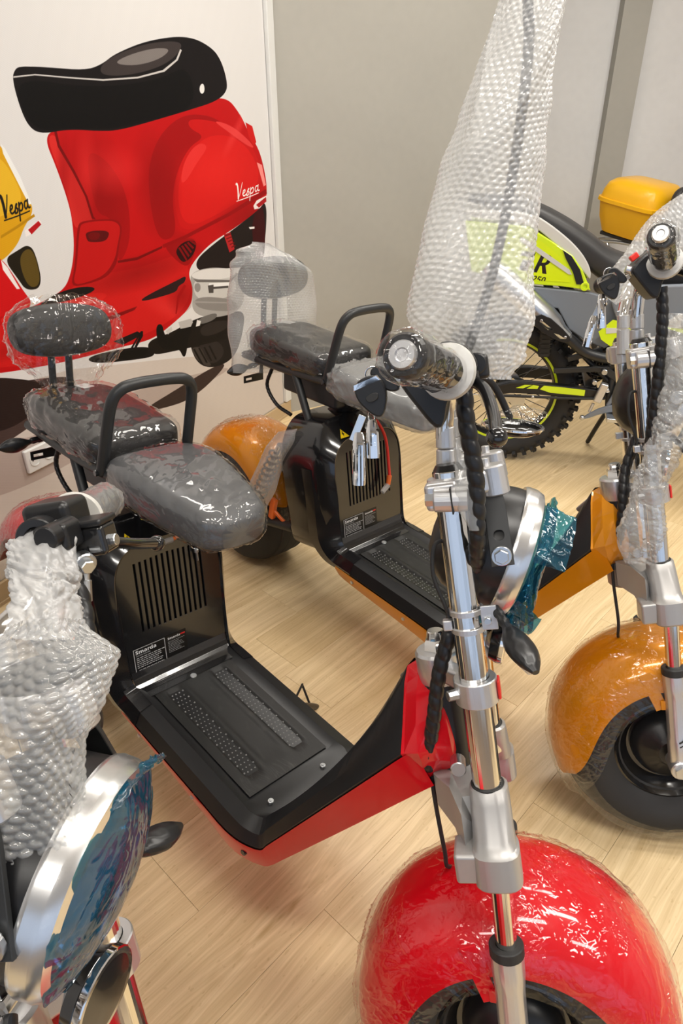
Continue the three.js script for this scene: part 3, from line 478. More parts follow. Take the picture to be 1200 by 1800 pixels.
function scooter(o) {
  const root = thing('electric_scooter', o.label, 'scooter'); place(root, o.pose);
  const P = o.paint, S = steerM(o.steer), B = (n, g, m, p = root) => part(n, g, m, p), T = (n, g, m, p = root) => part(n, g, m, p, S);
  const dy = (x) => 0.318 - (x - 0.4) * 0.062;
  // --- deck shell and neck cover: half profile of six points per station
  const end = [[1.02, 0.73, 0.0], [1.023, 0.727, 0.018], [1.032, 0.709, 0.032], [1.062, 0.655, 0.062], [1.075, 0.63, 0.076], [1.078, 0.62, 0.07]];
  const st = [];
  for (const x of [0.392, 0.42, 0.5, 0.6, 0.7, 0.772]) { const y = dy(x); st.push([[x, y, 0], [x, y, 0.100], [x, y + 0.010, 0.122], [x, y + 0.002, 0.150], [x, y - 0.028, 0.161], [x, y - 0.038, 0.157]]); }
  const a0 = [[0.845, 0.292, 0], [0.838, 0.292, 0.075], [0.823, 0.303, 0.112], [0.842, 0.294, 0.136], [0.852, 0.274, 0.142], [0.852, 0.264, 0.138]];
  const am = a0.map((p, i) => mix3(st[5][i], p, 0.55).map((q, d) => d === 2 ? q + 0.006 * (i > 1) : q));
  const all = [...st, am, a0];
  for (const t of [0.06, 0.13, 0.25, 0.4, 0.55, 0.7, 0.85, 1]) all.push(a0.map((p, i) => { const q = mix3(p, end[i], t), sag = i < 3 ? 4 * t * (1 - t) : 0; return [q[0] + 0.012 * sag, q[1] - 0.02 * sag, q[2] + (i >= 2 ? 0.004 * 4 * t * (1 - t) : 0)]; }));
  const full = (h) => [...h.slice(1).reverse().map(([x, y, z]) => [x, y, -z]), ...h];
  const dense = refine(all, 3), cut = dense.reduce((b, r, i) => (Math.abs(r[0][0] - 0.772) < Math.abs(dense[b][0][0] - 0.772) ? i : b), 0);
  const shell = B('deck_shell', [loft(dense.slice(0, cut + 1).map(full), { close: false, crease: 0.5 })], M.blackSatin);
  const cover = B('neck_cover', [loft(dense.slice(cut).map(full), { close: false, crease: 0.5 })], M.blackSatin);
  // foot plate with two grip strips and sunk panels
  const ins = (x, z) => { // relief of the foot plate
    const t = (x - 0.43) / 0.31, az = Math.abs(z); if (t < 0 || t > 1) return 0;
    const e = Math.min(t, 1 - t) * 12; let r = 0;
    r -= 0.006 * clamp(1 - Math.abs(az - 0.0585) / 0.02, 0, 0.4) / 0.4 * clamp(e, 0, 1);
    r -= 0.004 * clamp(1 - az / 0.03, 0, 0.3) / 0.3 * clamp(e * 0.6, 0, 1) * 0.6;
    return r;
  };
  B('foot_plate', [surf((u, v) => { const x = lerp(0.388, 0.768, v), z = lerp(-0.1, 0.1, u); return V(x, dy(x) + 0.0035 + ins(x, z), z); }, 60, 50)], M.deck, shell);
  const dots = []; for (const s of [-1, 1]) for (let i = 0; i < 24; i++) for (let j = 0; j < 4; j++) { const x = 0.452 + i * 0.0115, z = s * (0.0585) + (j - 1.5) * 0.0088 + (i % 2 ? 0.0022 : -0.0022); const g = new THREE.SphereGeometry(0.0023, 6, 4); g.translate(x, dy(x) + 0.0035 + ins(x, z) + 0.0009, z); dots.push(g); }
  const dm = B('grip_dots', dots, M.dotGlintGrey, shell); dm.userData.kind = 'stuff';
  B('deck_screw', [cyl([0.429, dy(0.429) + 0.002, 0], [0.4293, dy(0.429) + 0.0065, 0], 0.0075)], M.zinc, shell);
  for (const z of [0.075, -0.06]) B('cover_screw', [cyl([0.8, 0.293, z], [0.8, 0.2995, z], 0.006), cyl([0.8, 0.2995, z], [0.8, 0.302, z], 0.003)], M.zinc, cover);
  // cove between deck and battery box, and the side rails that sweep up into the box frame
  const sw = [[0.455, 0.3150, 0.06, 1], [0.43, 0.3166, 0.06, 1], [0.412, 0.3185, 0.16, 0.98], [0.399, 0.323, 0.45, 0.89], [0.39, 0.331, 0.72, 0.69], [0.383, 0.341, 0.92, 0.39], [0.3775, 0.356, 0.986, 0.168], [0.3655, 0.42, 0.986, 0.168], [0.3555, 0.48, 0.986, 0.168], [0.342, 0.56, 0.986, 0.168]];
  const swp = (k, z, n) => { const [x, y, a, b] = sw[k], l = Math.hypot(a, b); return [x + a / l * n, y + b / l * n, z]; };
  B('deck_cove', [surf((u, v) => { const f = 1 + u * 5, k = Math.min(5, Math.floor(f)), t = f - k, p = mix3(swp(k, 0, 0.005 - 0.001 * k), swp(k + 1, 0, 0.004 - 0.001 * k), t); return V(p[0], p[1], lerp(-0.124, 0.124, v)); }, 30, 4)], M.blackGloss, shell);
  for (const s of [-1, 1]) B('side_rail', [loft(refine(sw.map((q, k) => { const t = sstep(1.5, 6.5, k), e = k === 9 ? -0.006 : 0; return [[0.1195, -0.004], [0.122, 0.011], [0.15, 0.0035], [0.1625, -0.027], [0.1585, -0.039]].map(([z, n], i) => { const [z2, n2] = [[0.126, -0.002], [0.131, 0.0055], [0.1485, -0.022], [0.1685, -0.056], [0.1685, -0.095]][i]; return swp(k, s * lerp(z, z2, t), lerp(n, n2, t) + e); }); }), 3), { close: false, crease: 0.45 })], M.blackGloss, shell);
  // painted skirt below the shell
    const sk = all.map((h, i) => {
    const p = h[5], q4 = h[4]; let lo;
    if (i < 6) lo = [p[0], p[1] - lerp(0.034, 0.05, i / 5), p[2] - lerp(0.013, 0.008, i / 5)];
    else if (i < 8) lo = [p[0] - 0.004, p[1] - 0.056, p[2] - 0.012];
    else { const t = [0.06, 0.13, 0.25, 0.4, 0.55, 0.7, 0.85, 1][i - 8]; lo = [p[0] + lerp(-0.002, 0.03, t), p[1] - lerp(0.06, 0.05, t), p[2] - 0.012]; }
    const a = mix3(q4, p, 0.6); a[2] += 0.0025; const b = [p[0], p[1] - 0.004, p[2] + 0.004];
    return [[lo[0], lo[1] - 0.004, 0], [lo[0], lo[1], lo[2] - 0.02], lo, b, a];
  });
  sk.push(sk[sk.length - 1].map(([x, y, z]) => [x + 0.016, y + 0.022, z * 0.9]));
  const skirt = B('side_skirt', [loft(refine(sk, 3).map(full), { close: false, crease: 0.6 })], P);
  for (const z of [1, -1]) for (const x of [0.46, 0.66]) B('skirt_screw', [cyl([x, dy(x) - 0.053, z * 0.150], [x, dy(x) - 0.053, z * 0.1605], 0.006, 0.005, 10)], M.zinc, skirt);
  for (const z of [1, -1]) B('corner_screw', [cyl([0.815, 0.236, z * 0.138], [0.817, 0.236, z * 0.153], 0.0075, 0.006, 12)], M.blackGloss, skirt);
  // painted head of the neck
  { const e = [...end.slice(1), [1.1, 0.577, 0.05]], f = [[1.07, 0.735, 0.02], [1.078, 0.728, 0.03], [1.098, 0.7, 0.05], [1.118, 0.66, 0.055], [1.125, 0.64, 0.05], [1.122, 0.61, 0.035]], g = f.map(([x, y, z]) => [x + 0.012, y - 0.006, z * 0.6]);
    const mk = (h) => [...h.map(([x, y, z]) => [x, y, -z]).reverse(), ...h];
    const pre = e.map(([x, y, z]) => [x + 0.001, y + 0.0015, z + 0.001]);
    B('neck_head', [loft([mk(pre), mk(e.map((p, i) => mix3(p, f[i], 0.1))), mk(e.map((p, i) => mix3(p, f[i], 0.6).map((q, d) => d === 2 ? q + 0.008 : q))), mk(f), mk(g)], { crease: 0.5 })], P);
    B('neck_latch', [rbox(0.05, 0.012, 0.022, 0.005, [0.985, 0.66, -0.052], [0, 0, 1.0])], M.zinc, cover); }
  B('head_tube', [cyl([...HEAD].map((q, i) => q + AX[i] * -0.155), [...HEAD].map((q, i) => q + AX[i] * -0.02), 0.033, 0.033, 28)], M.blackSatin);
  // kick stand on the left side
  B('kickstand', [...tube([[0.53, 0.235, -0.125], [0.5, 0.14, -0.25], [0.475, 0.07, -0.34], [0.462, 0.03, -0.385]], 0.009, 10), rbox(0.036, 0.016, 0.05, 0.006, [0.457, 0.03, -0.402], [-0.15, 0.5, 0]), ...tube([[0.482, 0.13, -0.27], [0.44, 0.12, -0.335], [0.437, 0.118, -0.34], [0.465, 0.07, -0.345]], 0.0032, 6)], M.blackSatin);
  // --- battery box, tilted back
  const bn = [0.9859, 0.1676, 0], bu = [-0.1676, 0.9859, 0], bm = basis([0, 0, -1], bu, bn, [0.378, 0.345, 0]);
  const outl = (p) => chaikin([...p, ...p.slice().reverse().map(([a, b]) => [-a, b])], 2);
  const inner = outl([[0.07, -0.012], [0.128, -0.008], [0.127, 0.05], [0.131, 0.12], [0.132, 0.215], [0.122, 0.262], [0.092, 0.292], [0.05, 0.299]]);
  const outer = outl([[0.09, -0.05], [0.158, -0.045], [0.158, 0.04], [0.166, 0.12], [0.167, 0.25], [0.148, 0.305], [0.11, 0.345], [0.06, 0.352]]);
  const mid = inner.map((p, i) => [lerp(p[0], outer[i][0], 0.8), lerp(p[1], outer[i][1], 0.7)]);
  const R3 = (o2, z) => o2.map(([a, b]) => [a, b, z]);
  const box = part('battery_box', [loft([R3(inner, -0.006), R3(inner, 0.002), R3(inner.map(([a, b]) => [a * 1.02, b * 1.01 - 0.001]), 0.003), R3(mid, -0.03), R3(outer, -0.058), R3(outer, -0.19), R3(outer.map(([a, b]) => [a * 0.88, b * 0.9 + 0.01]), -0.225)], { crease: 0.5, caps: false })], M.blackGloss, root, bm);
  const slots = []; for (let i = 0; i < 13; i++) { const a = -0.081 + i * 0.0135, b0 = 0.098, b1 = 0.262 - Math.abs(i - 6) * 0.0008; slots.push([[a - 0.0023, b0], [a - 0.0023, b1], [a + 0.0023, b1], [a + 0.0023, b0]]); }
  part('box_panel', [(() => { const g = extrude(inner.map(([a, b]) => [a * 0.992, b]), 0.006, 0.001, slots); g.translate(0, 0, -0.007); return g; })()], M.blackGloss, box, bm);
  part('vent_back', [rbox(0.2, 0.2, 0.003, 0.001, [0, 0.18, -0.02])], M.blackMatte, box, bm);
  part('box_back', [loft([R3(outer.map(([a, b]) => [a * 0.88, b * 0.9 + 0.01]), -0.224), R3(outer.map(([a, b]) => [a * 0.8, b * 0.85 + 0.02]), -0.23)], { crease: 0.4 })], M.blackMatte, box, bm);
  part('box_label', [(() => { const g = new THREE.PlaneGeometry(0.135, 0.066); g.translate(-0.047, 0.032, 0.0006); return g; })()], mLabel, box, bm);
  { const q = basis([0, 0, -1], bu, bn, [0, 0, 0]); const g = new THREE.CircleGeometry(0.021, 3); g.rotateZ(Math.PI / 2); const uv = g.attributes.uv; for (let i = 0; i < uv.count; i++) uv.setXY(i, g.attributes.position.getX(i) / 0.0364 * 0.96 + 0.5, (g.attributes.position.getY(i) + 0.0105) / 0.0315 * 0.86 + 0.08); g.rotateX(-0.75); g.translate(-0.082, 0.309, -0.006); part('warning_sticker', [g], mTri, box, bm); }
  // power lead with orange boot and clear plug
  const led = o.lead; const ld = B('power_lead', tube(led.pts, 0.0045, 10), M.redPlastic);
  B('lead_boot', [cyl(led.boot[0], led.boot[1], 0.0075, 0.0065)], M.orangePlastic, ld); B('lead_plug', [cyl(led.boot[1], led.plug, 0.0085, 0.0075, 8)], M.clearPlastic, ld);
  // --- frame, seats, rack
  B('main_tube', [...tube([[0.30, 0.745, 0], [0.22, 0.68, 0], [0.1, 0.575, 0], [-0.0, 0.47, 0], [0.02, 0.36, 0]], 0.024, 16)], M.powder);
  const rack = B('seat_rack', [...[-1, 1].flatMap((s) => tube([[-0.135, 0.772, s * 0.086], [0.1, 0.776, s * 0.092], [0.30, 0.788, s * 0.092]], 0.0115, 10)), rbox(0.33, 0.012, 0.18, 0.004, [0.07, 0.781, 0]), rbox(0.24, 0.075, 0.12, 0.01, [0.14, 0.733, 0]), ...tube([[-0.135, 0.772, 0.086], [-0.138, 0.772, 0], [-0.135, 0.772, -0.086]], 0.0115, 10)], M.powder);
  for (const s of [-1, 1]) B('strut', tube([[0.12, 0.775, s * 0.092], [0.2, 0.64, s * 0.1], [0.23, 0.56, s * 0.1]], 0.0115, 10), M.powder, rack);
  B('grab_bar', tube([[0.262, 0.79, 0.1], [0.283, 0.87, 0.096], [0.303, 0.945, 0.09], [0.312, 0.972, 0.072], [0.314, 0.979, 0.04], [0.314, 0.98, 0], [0.314, 0.979, -0.04], [0.312, 0.972, -0.072], [0.303, 0.945, -0.09], [0.283, 0.87, -0.096], [0.262, 0.79, -0.1]], 0.0118, 14), M.powder);
  for (const s of [-1, 1]) B('grab_bolt', [cyl([0.262, 0.79, s * 0.1], [0.262, 0.79, s * 0.116], 0.007, 0.007, 8)], M.blackGloss, rack);
  B('seat_sticker', [rbox(0.036, 0.0015, 0.03, 0.0005, [-0.066, 0.8705, -0.03], [0, 0.2, 0.03])], M.plasticWhite, B('passenger_seat', [rearSeatG()], M.seat)); B('saddle', [saddleG()], o.saddleMat);
  B('saddle_base', [...tube([[0.40, 0.752, 0], [0.36, 0.735, 0], [0.28, 0.73, 0]], 0.018)], M.powder);
  for (const s of [-1, 1]) B('backrest_post', tube([[-0.122, 0.775, s * 0.021], [-0.124, 0.86, s * 0.021], [-0.118, 0.96, s * 0.021]], 0.0085, 10), M.powder);
  B('backrest', [padG()], M.seat);
  for (const s of [-1, 1]) leafLamp(root, [-0.10, 0.742, s * 0.106], [-0.05, -0.06, s], [1, 0, 0], null, M.amber, 0.07);
  B('indicator_arm', [...tube([[-0.09, 0.75, 0.1], [-0.09, 0.755, 0], [-0.09, 0.75, -0.1]], 0.006)], M.blackSatin, rack);
  { const g = extrude([[-0.045, -0.011], [0.03, -0.011], [0.03, 0.04], [0.02, 0.045], [0.016, 0.014], [-0.045, 0.011]], 0.003, 0.0005, [[[-0.038, -0.004], [-0.014, -0.004], [-0.014, 0.004], [-0.038, 0.004]]]); g.applyMatrix4(basis([0, 0, -1], [0, 1, 0], [1, 0, 0], [-0.14, 0.69, 0.045])); B('plate_bracket', [g], M.blackSatin, rack); }
  B('rear_wiring', [hose([[-0.03, 0.75, 0.06], [-0.05, 0.69, 0.065], [-0.01, 0.64, 0.06], [0.05, 0.62, 0.05]], 0.006, 0.012)], M.blackSatin, rack);
  B('side_reflector', [cyl([0.172, 0.625, 0.112], [0.172, 0.625, 0.12], 0.024, 0.023), ], M.amber, rack);
  B('rear_lamp', [rbox(0.02, 0.03, 0.07, 0.008, [-0.155, 0.745, 0])], M.redPlastic, rack);
  // --- rear wheel, fender, swing arm
  const rc = [-0.2, 0.223, 0];
  tyre(rc, root, null);
  B('rear_fender', [fenderG([-0.2, 0.24], 0.272, 0.128, 0.085, 15 * D2R, 178 * D2R)], P);
  for (const s of [-1, 1]) { const sw = B('swing_arm', [...tube([[0.16, 0.30, s * 0.13], [0.02, 0.27, s * 0.135], [-0.2, 0.231, s * 0.137]], 0.016, 12), cyl([-0.2, 0.231, s * 0.12], [-0.2, 0.231, s * 0.16], 0.016)], M.powder); B('axle_nut', [cyl([-0.2, 0.231, s * 0.16], [-0.2, 0.231, s * 0.172], 0.013, 0.013, 6)], M.zinc, sw);
    const sh = [[0.105, 0.56, s * 0.135], [-0.03, 0.31, s * 0.135]], shk = B('rear_shock', [cyl(sh[0], sh[1], 0.011)], M.chrome), sp = []; for (let i = 0; i <= 60; i++) { const t = 0.12 + 0.7 * i / 60, a = i * 0.75, p = mix3(sh[0], sh[1], t); sp.push([p[0] + Math.cos(a) * 0.02, p[1] + Math.cos(a) * -0.01, p[2] + Math.sin(a) * 0.022]); } B('coil_spring', tube(sp, 0.004, 6, 2), M.blackGloss, shk);
  }
  B('brake_caliper', [rbox(0.022, 0.075, 0.018, 0.005, [0.075, 0.335, 0.142], [0, 0, -0.2]), ...tube([[0.08, 0.33, 0.142], [0.13, 0.30, 0.13], [0.2, 0.3, 0.11]], 0.006)], M.orangePlastic);
  // --- fork and front wheel (steering frame)
  const crown = T('upper_crown', [lathe([[0, -0.026], [0.031, -0.026], [0.033, -0.022], [0.033, 0.018], [0.03, 0.022], [0, 0.022]], [0, 0, 0], [0, 1, 0], 30), ...[-1, 1].flatMap((s) => [bar([0.002, -0.004, s * 0.012], [0.046, -0.004, s * 0.062], 0.026, 0.026), ringG([0.053, -0.004, s * 0.078], [0, 1, 0], 0.0285, 0.0195, 0.034)])], M.alu);
  T('stem_nut', [cyl([0, 0.02, 0], [0, 0.038, 0], 0.02, 0.018, 6), cyl([0, 0.036, 0], [0, 0.05, 0], 0.014, 0.012, 12)], M.chrome, crown);
  T('crown_bolt', [cyl([0.032, -0.004, 0.09], [0.017, -0.003, 0.098], 0.0075, 0.007, 8)], M.zinc, crown);
  T('crown_reflector', [rbox(0.004, 0.026, 0.02, 0.002, [0.0825, -0.004, 0.078])], M.redPlastic, crown);
  for (const s of [-1, 1]) {
    const tb = T('fork_tube', [cyl([0.05, -0.19, s * 0.078], [0.055, 0.29, s * 0.078], 0.0195, 0.0195, 30)], M.chrome);
    T('tube_cap', [cyl([0.055, 0.288, s * 0.078], [0.055, 0.296, s * 0.078], 0.0185, 0.015, 24)], M.blackSatin, tb);
    const cl = T('top_clamp', [ringG([0.055, 0.262, s * 0.078], [0, 1, 0], 0.0275, 0.0195, 0.036), cyl([0.036, 0.26, s * 0.108], [0.078, 0.256, s * 0.108], 0.0155, 0.0155), rbox(0.04, 0.034, 0.026, 0.006, [0.046, 0.262, s * 0.098]), bar([0.06, 0.262, s * 0.07], [0.1, 0.268, s * 0.058], 0.03, 0.03), cyl([0.108, 0.247, s * 0.056], [0.106, 0.285, s * 0.056], 0.0185, 0.0175, 28), cyl([0.1, 0.284, s * 0.056], [0.1, 0.294, s * 0.056], 0.0055, 0.0055, 8)], M.alu);
    T('clamp_bolt', [cyl([0.026, 0.261, s * 0.108], [0.037, 0.26, s * 0.108], 0.0085, 0.0085, 6)], M.zinc, cl);
    T('clamp_gap', [rbox(0.002, 0.0315, 0.0315, 0.0005, [0.058, 0.258, s * 0.108])], M.blackMatte, cl);
    const rs = T('handlebar_riser', [cyl([0.05, 0.262, s * 0.058], [0.055, 0.312, s * 0.058], 0.0135, 0.0125), cyl([0.055, 0.3135, s * 0.058], [0.058, 0.34, s * 0.058], 0.0125, 0.012)], M.alu);
    T('riser_bolt', [cyl([0.05, 0.34, s * 0.058], [0.05, 0.35, s * 0.058], 0.006, 0.006, 8)], M.zinc, rs);
    const br = T('fork_bracket', [bracketLoft(s), rbox(0.036, 0.043, 0.046, 0.005, [0.016, -0.234, s * 0.112]), loft([[-0.014, -0.15, -0.2, 0.03], [0.01, -0.152, -0.215, 0.06], [0.026, -0.165, -0.25, 0.1]].map(([x, yt, yb, z]) => [[x - 0.012, yt, s * (z - 0.024)], [x + 0.022, yt, s * (z - 0.03)], [x + 0.022, yb, s * (z - 0.03)], [x - 0.012, yb, s * (z + 0.014)], [x - 0.012, yt, s * (z + 0.014)]]), { crease: 0.3 })], M.cast);
    T('bracket_bolt', [cyl([0.012, -0.125, s * 0.05], [0.014, -0.125, s * 0.075], 0.011, 0.011, 14)], M.zinc, br);
    T('tube_seal', [ringG([0.051, -0.144, s * 0.078], [0, 1, 0], 0.0225, 0.0195, 0.004)], M.blackMatte, br);
    T('fork_stanchion', [cyl([0.054, -0.255, s * 0.118], [0.049, -0.40, s * 0.122], 0.0145, 0.0145, 24)], M.chrome);
    const lg = T('fork_leg', [lathe([[0, 0], [0.018, 0], [0.022, 0.004], [0.0225, 0.03], [0.0215, 0.045], [0.0205, 0.06], [0.0205, 0.14], [0.022, 0.15], [0.022, 0.215], [0.017, 0.224], [0, 0.224]].reverse().map(([r, h]) => [r, 0.224 - h]), [0.041, -0.59, s * 0.139], [0.0085, 0.22, s * -0.017], 28), cyl([0.038, -0.573, s * 0.112], [0.038, -0.573, s * 0.162], 0.02)], M.alu);
    T('dust_seal', [ringG([0.0496, -0.366, s * 0.1216], [0.0085, 0.22, s * -0.017], 0.0235, 0.0145, 0.016)], M.blackMatte, lg);
    T('axle_nut', [cyl([0.038, -0.573, s * 0.162], [0.038, -0.573, s * 0.17], 0.014, 0.014, 6)], M.zinc, lg);
    for (let k = 0; k < 3; k++) T('leg_slot', [rbox(0.012, 0.003, 0.003, 0.001, [0.045, -0.51 - k * 0.009, s * 0.1545], [0, 0, 0.5])], M.blackMatte, lg);
    T('fender_stay', [bar([0.02, -0.45, s * 0.124], [-0.005, -0.375, s * 0.112], 0.024, 0.004, [0, 0, 1]), bar([0.018, -0.44, s * 0.126], [0.045, -0.44, s * 0.13], 0.02, 0.004, [0, 0, 1])], P, lg);
  }
  T('stem_base', [lathe([[0, -0.215], [0.03, -0.215], [0.034, -0.21], [0.034, -0.16], [0.03, -0.155], [0, -0.155]], [-0.004, 0, 0], [0, 1, 0], 28)], M.cast);
  tyre([WHEEL[0], WHEEL[1], 0], root, S);
  const ff = fenderG(WHEEL, 0.243, 0.12, 0.085, -22 * D2R, 192 * D2R); T('front_fender', [ff], P);
  // head lamp
  const la = [0.905, -0.426, 0], lc = [0.121, 0.154, 0];
  const lamp = T('head_lamp', [lathe([[0, -0.112], [0.03, -0.11], [0.055, -0.098], [0.072, -0.078], [0.081, -0.05], [0.084, -0.02], [0.083, 0.0]], lc, la, 44, 0.9)], M.blackSatin);
  T('lamp_rim', [lathe([[0.082, -0.012], [0.0875, -0.012], [0.089, -0.008], [0.0885, 0.004], [0.085, 0.013], [0.078, 0.016], [0.076, 0.012]], lc, la, 48, 0.5)], M.rim, lamp);
  T('lamp_lens', [lathe([[0, 0.028], [0.03, 0.026], [0.055, 0.021], [0.07, 0.015], [0.078, 0.008]], lc, la, 40, 0.9)], M.lampGlass, lamp);
  T('lamp_reflector', [lathe([[0, -0.055], [0.03, -0.045], [0.055, -0.02], [0.075, 0.004]], lc, la, 36, 0.9), ball([0.101, 0.162, 0], 0.02)], M.mirrorChrome, lamp);
  for (let k = 0; k < 4; k++) T('lamp_fin', [rbox(0.003, 0.05, 0.05, 0.001, [0.121 - 0.905 * (0.086 - k * 0.009), 0.154 + 0.426 * (0.086 - k * 0.009) - 0.04, 0.03], [0.4, 0, 0.39])], M.blackMatte, lamp);
  for (const s of [-1, 1]) {
    const pl = T('lamp_bracket', [(() => { const g = extrude([[-0.014, 0], [0.014, 0], [0.013, 0.075], [0.008, 0.112], [-0.008, 0.112], [-0.013, 0.075]], 0.004, 0.0006, [chaikin([[-0.004, 0.006], [0.004, 0.006], [0.004, 0.024], [-0.004, 0.024]], 1), chaikin([[-0.006, 0.032], [0.006, 0.032], [0.006, 0.044], [-0.006, 0.044]], 2)]); g.applyMatrix4(basis([1, 0.02, 0], [-0.02, 1, s * -0.3], [0, 0.3 * s, 1], [0.107, 0.163, s * 0.091 - 0.002])); return g; })()], M.powder, lamp);
    T('lamp_bolt', [cyl([0.1065, 0.177, s * 0.078], [0.1065, 0.177, s * 0.1], 0.0105, 0.0095, 6), cyl([0.1065, 0.177, s * 0.09], [0.1065, 0.177, s * 0.0955], 0.0125, 0.0125, 16)], M.zinc, pl);
  }
  // indicator clamps on the fork tubes, horn
  for (const s of [-1, 1]) {
    const c = T('indicator_clamp', [ringG([0.054, 0.106, s * 0.078], [0, 1, 0], 0.0225, 0.0195, 0.007), ringG([0.054, 0.082, s * 0.078], [0, 1, 0], 0.0225, 0.0195, 0.007), rbox(0.02, 0.032, 0.004, 0.001, [0.082, 0.097, s * 0.088]), rbox(0.012, 0.014, 0.012, 0.002, [0.029, 0.09, s * 0.084])], M.alu);
    T('clamp_screw', [cyl([0.08, 0.094, s * 0.088], [0.08, 0.094, s * 0.095], 0.005, 0.005, 8)], M.zinc, c);
    leafLamp(root, s > 0 ? [0.104, 0.09, 0.112] : [0.1, 0.092, -0.098], s > 0 ? [0.36, -0.42, 0.85] : [0.3, -0.2, -0.75], [0.45, 0.85, 0.25 * s], S, M.clearPlastic, s > 0 ? 0.075 : 0.06);
  }
  const hn = T('horn', [lathe([[0, -0.02], [0.02, -0.02], [0.034, -0.012], [0.038, 0], [0.034, 0.008], [0, 0.01]], [0.092, 0.03, -0.005], [0.94, -0.3, 0.15], 32)], M.blackGloss);
  T('horn_rim', [ringG([0.096, 0.029, -0.005], [0.94, -0.3, 0.15], 0.0385, 0.031, 0.008)], M.mirrorChrome, hn); T('horn_bracket', [bar([0.07, 0.05, 0], [0.09, 0.03, 0], 0.014, 0.003)], M.blackSatin, hn);
  // --- handlebar
  const f = o.bar.f, g = o.bar.g; // right flange and grip end
  for (const s of [-1, 1]) {
    const F = s > 0 ? f : (o.bar.fl ?? f), G = s > 0 ? g : (o.bar.gl ?? g);
    const lm = s < 0 && o.bar.lm; const hp = lm ? [[0.056, 0.325, -0.058], ...lm, [F[0], F[1], -0.2], [G[0], G[1], -0.328]] : [[0.055, 0.325, s * 0.058], [0.058, 0.345, s * 0.06], [lerp(0.062, F[0], 0.35), lerp(0.35, F[1], 0.55), s * 0.07], [lerp(0.066, F[0], 0.85), lerp(0.35, F[1], 0.94), s * 0.105], [F[0], F[1], s * 0.16], [F[0], F[1], s * 0.2], [G[0], G[1], s * 0.328]];
    const hb = T('handlebar', tube(hp, 0.0112, 16, 8), M.chrome);
    const d = [G[0] - F[0], G[1] - F[1], s * 0.11], at = (t) => [F[0] + d[0] * t, F[1] + d[1] * t, s * 0.22 + d[2] * t];
    const pr = []; for (let i = 0; i <= 40; i++) pr.push([0.0175 + 0.0008 * Math.sin(i * 1.57), 0.11 * i / 40]); pr.push([0.018, 0.112], [0.0195, 0.114], [0.0195, 0.122], [0.017, 0.126], [0, 0.126]);
    const gp = T('grip', [lathe(pr, at(0.02), d, 26, 0.5)], M.blackSatin, hb);
    T('grip_flange', [lathe([[0.016, -0.006], [0.027, -0.006], [0.0285, -0.002], [0.0275, 0.004], [0.02, 0.007], [0.016, 0.007]], at(0.0), d, 32)], M.whitePlastic, hb);
    T('grip_cap', [lathe([[0, 0.0], [0.005, 0.0], [0.006, 0.002], [0.011, 0.002], [0.0125, -0.001], [0.0125, -0.004]], at(1.15), d, 24)], M.alu, hb);
    // lever with ball end, master cylinder
    const ox = F[0] - 0.103, oy = F[1] - 0.41, L = (p) => [p[0] + ox, p[1] + oy, s * p[2]], ly = s < 0 ? (o.bar.ly ?? 0) : 0;
    const lv = T('brake_lever', [...tube([[0.122, 0.397, 0.165], [0.136, 0.386, 0.2], [0.142, 0.366 + ly * 0.6, 0.25], [0.143, 0.35 + ly, 0.30]].map(L), 0.0062, 12), ball(L([0.143, 0.349 + ly, 0.304]), 0.0095), cyl(L([0.122, 0.388, 0.165]), L([0.122, 0.406, 0.165]), 0.011)], M.blackGloss, hb);
    T('lever_perch', [ringG(L([0.106, 0.41, 0.15]), [d[0], d[1], d[2]], 0.019, 0.0112, 0.024), rbox(0.034, 0.026, 0.03, 0.005, L([0.126, 0.408, 0.148])), cyl(L([0.13, 0.412, 0.12]), L([0.13, 0.412, 0.165]), 0.0115)], M.blackSatin, hb);
    if (s < 0) { const rp = o.bar.res ?? L([0.14, 0.43, 0.155]), rv = T('brake_reservoir', [rbox(0.034, 0.03, 0.03, 0.005, rp)], M.blackGloss, hb); T('reservoir_cap', [rbox(0.037, 0.007, 0.034, 0.003, [rp[0], rp[1] + 0.0175, rp[2]])], M.blackSatin, rv); T('reservoir_bolt', [cyl([rp[0] + 0.016, rp[1] - 0.004, rp[2]], [rp[0] + 0.022, rp[1] - 0.004, rp[2]], 0.006, 0.006, 12)], M.zinc, rv); }
    if (s > 0) {
      const hs = [[0.052, 0.408], [0.06, 0.392], [0.082, 0.355], [0.092, 0.356], [0.1, 0.384], [0.122, 0.394], [0.134, 0.412], [0.124, 0.432], [0.104, 0.441], [0.085, 0.432], [0.068, 0.424]].map(([a, b]) => [a + ox, b + oy]);
      const h = T('throttle_housing', [(() => { const q = extrude(chaikin(hs, 2, 0.2), 0.054, 0.004, [], 2); q.translate(0, 0, 0.158); return q; })()], M.blackSatin, hb);
      T('housing_screw', [cyl(L([0.117, 0.403, 0.213]), L([0.117, 0.403, 0.2185]), 0.0035, 0.0035, 10), cyl(L([0.122, 0.428, 0.213]), L([0.122, 0.428, 0.2185]), 0.0035, 0.0035, 10)], M.blackMatte, h);
      T('red_switch', [rbox(0.014, 0.01, 0.012, 0.002, L([0.063, 0.428, 0.195]), [0, 0, 0.5])], M.redPlastic, h);
      T('ignition_barrel', [cyl(L([0.062, 0.405, 0.195]), L([0.048, 0.412, 0.195]), 0.0075, 0.007)], M.zinc, h);
    } else T('switch_box', [rbox(0.05, 0.06, 0.045, 0.008, L([0.106, 0.408, 0.185]))], M.blackSatin, hb);
    if (o.mirrors?.[s]) { const m = o.mirrors[s]; const mm = T('mirror_stem', tube(m.stem, 0.0055, 10), M.blackSatin, hb); }
  }
  for (const c of o.cables) T('spiral_cable', [hose(c, 0.0105, 0.019, 0.2)], M.blackSatin);
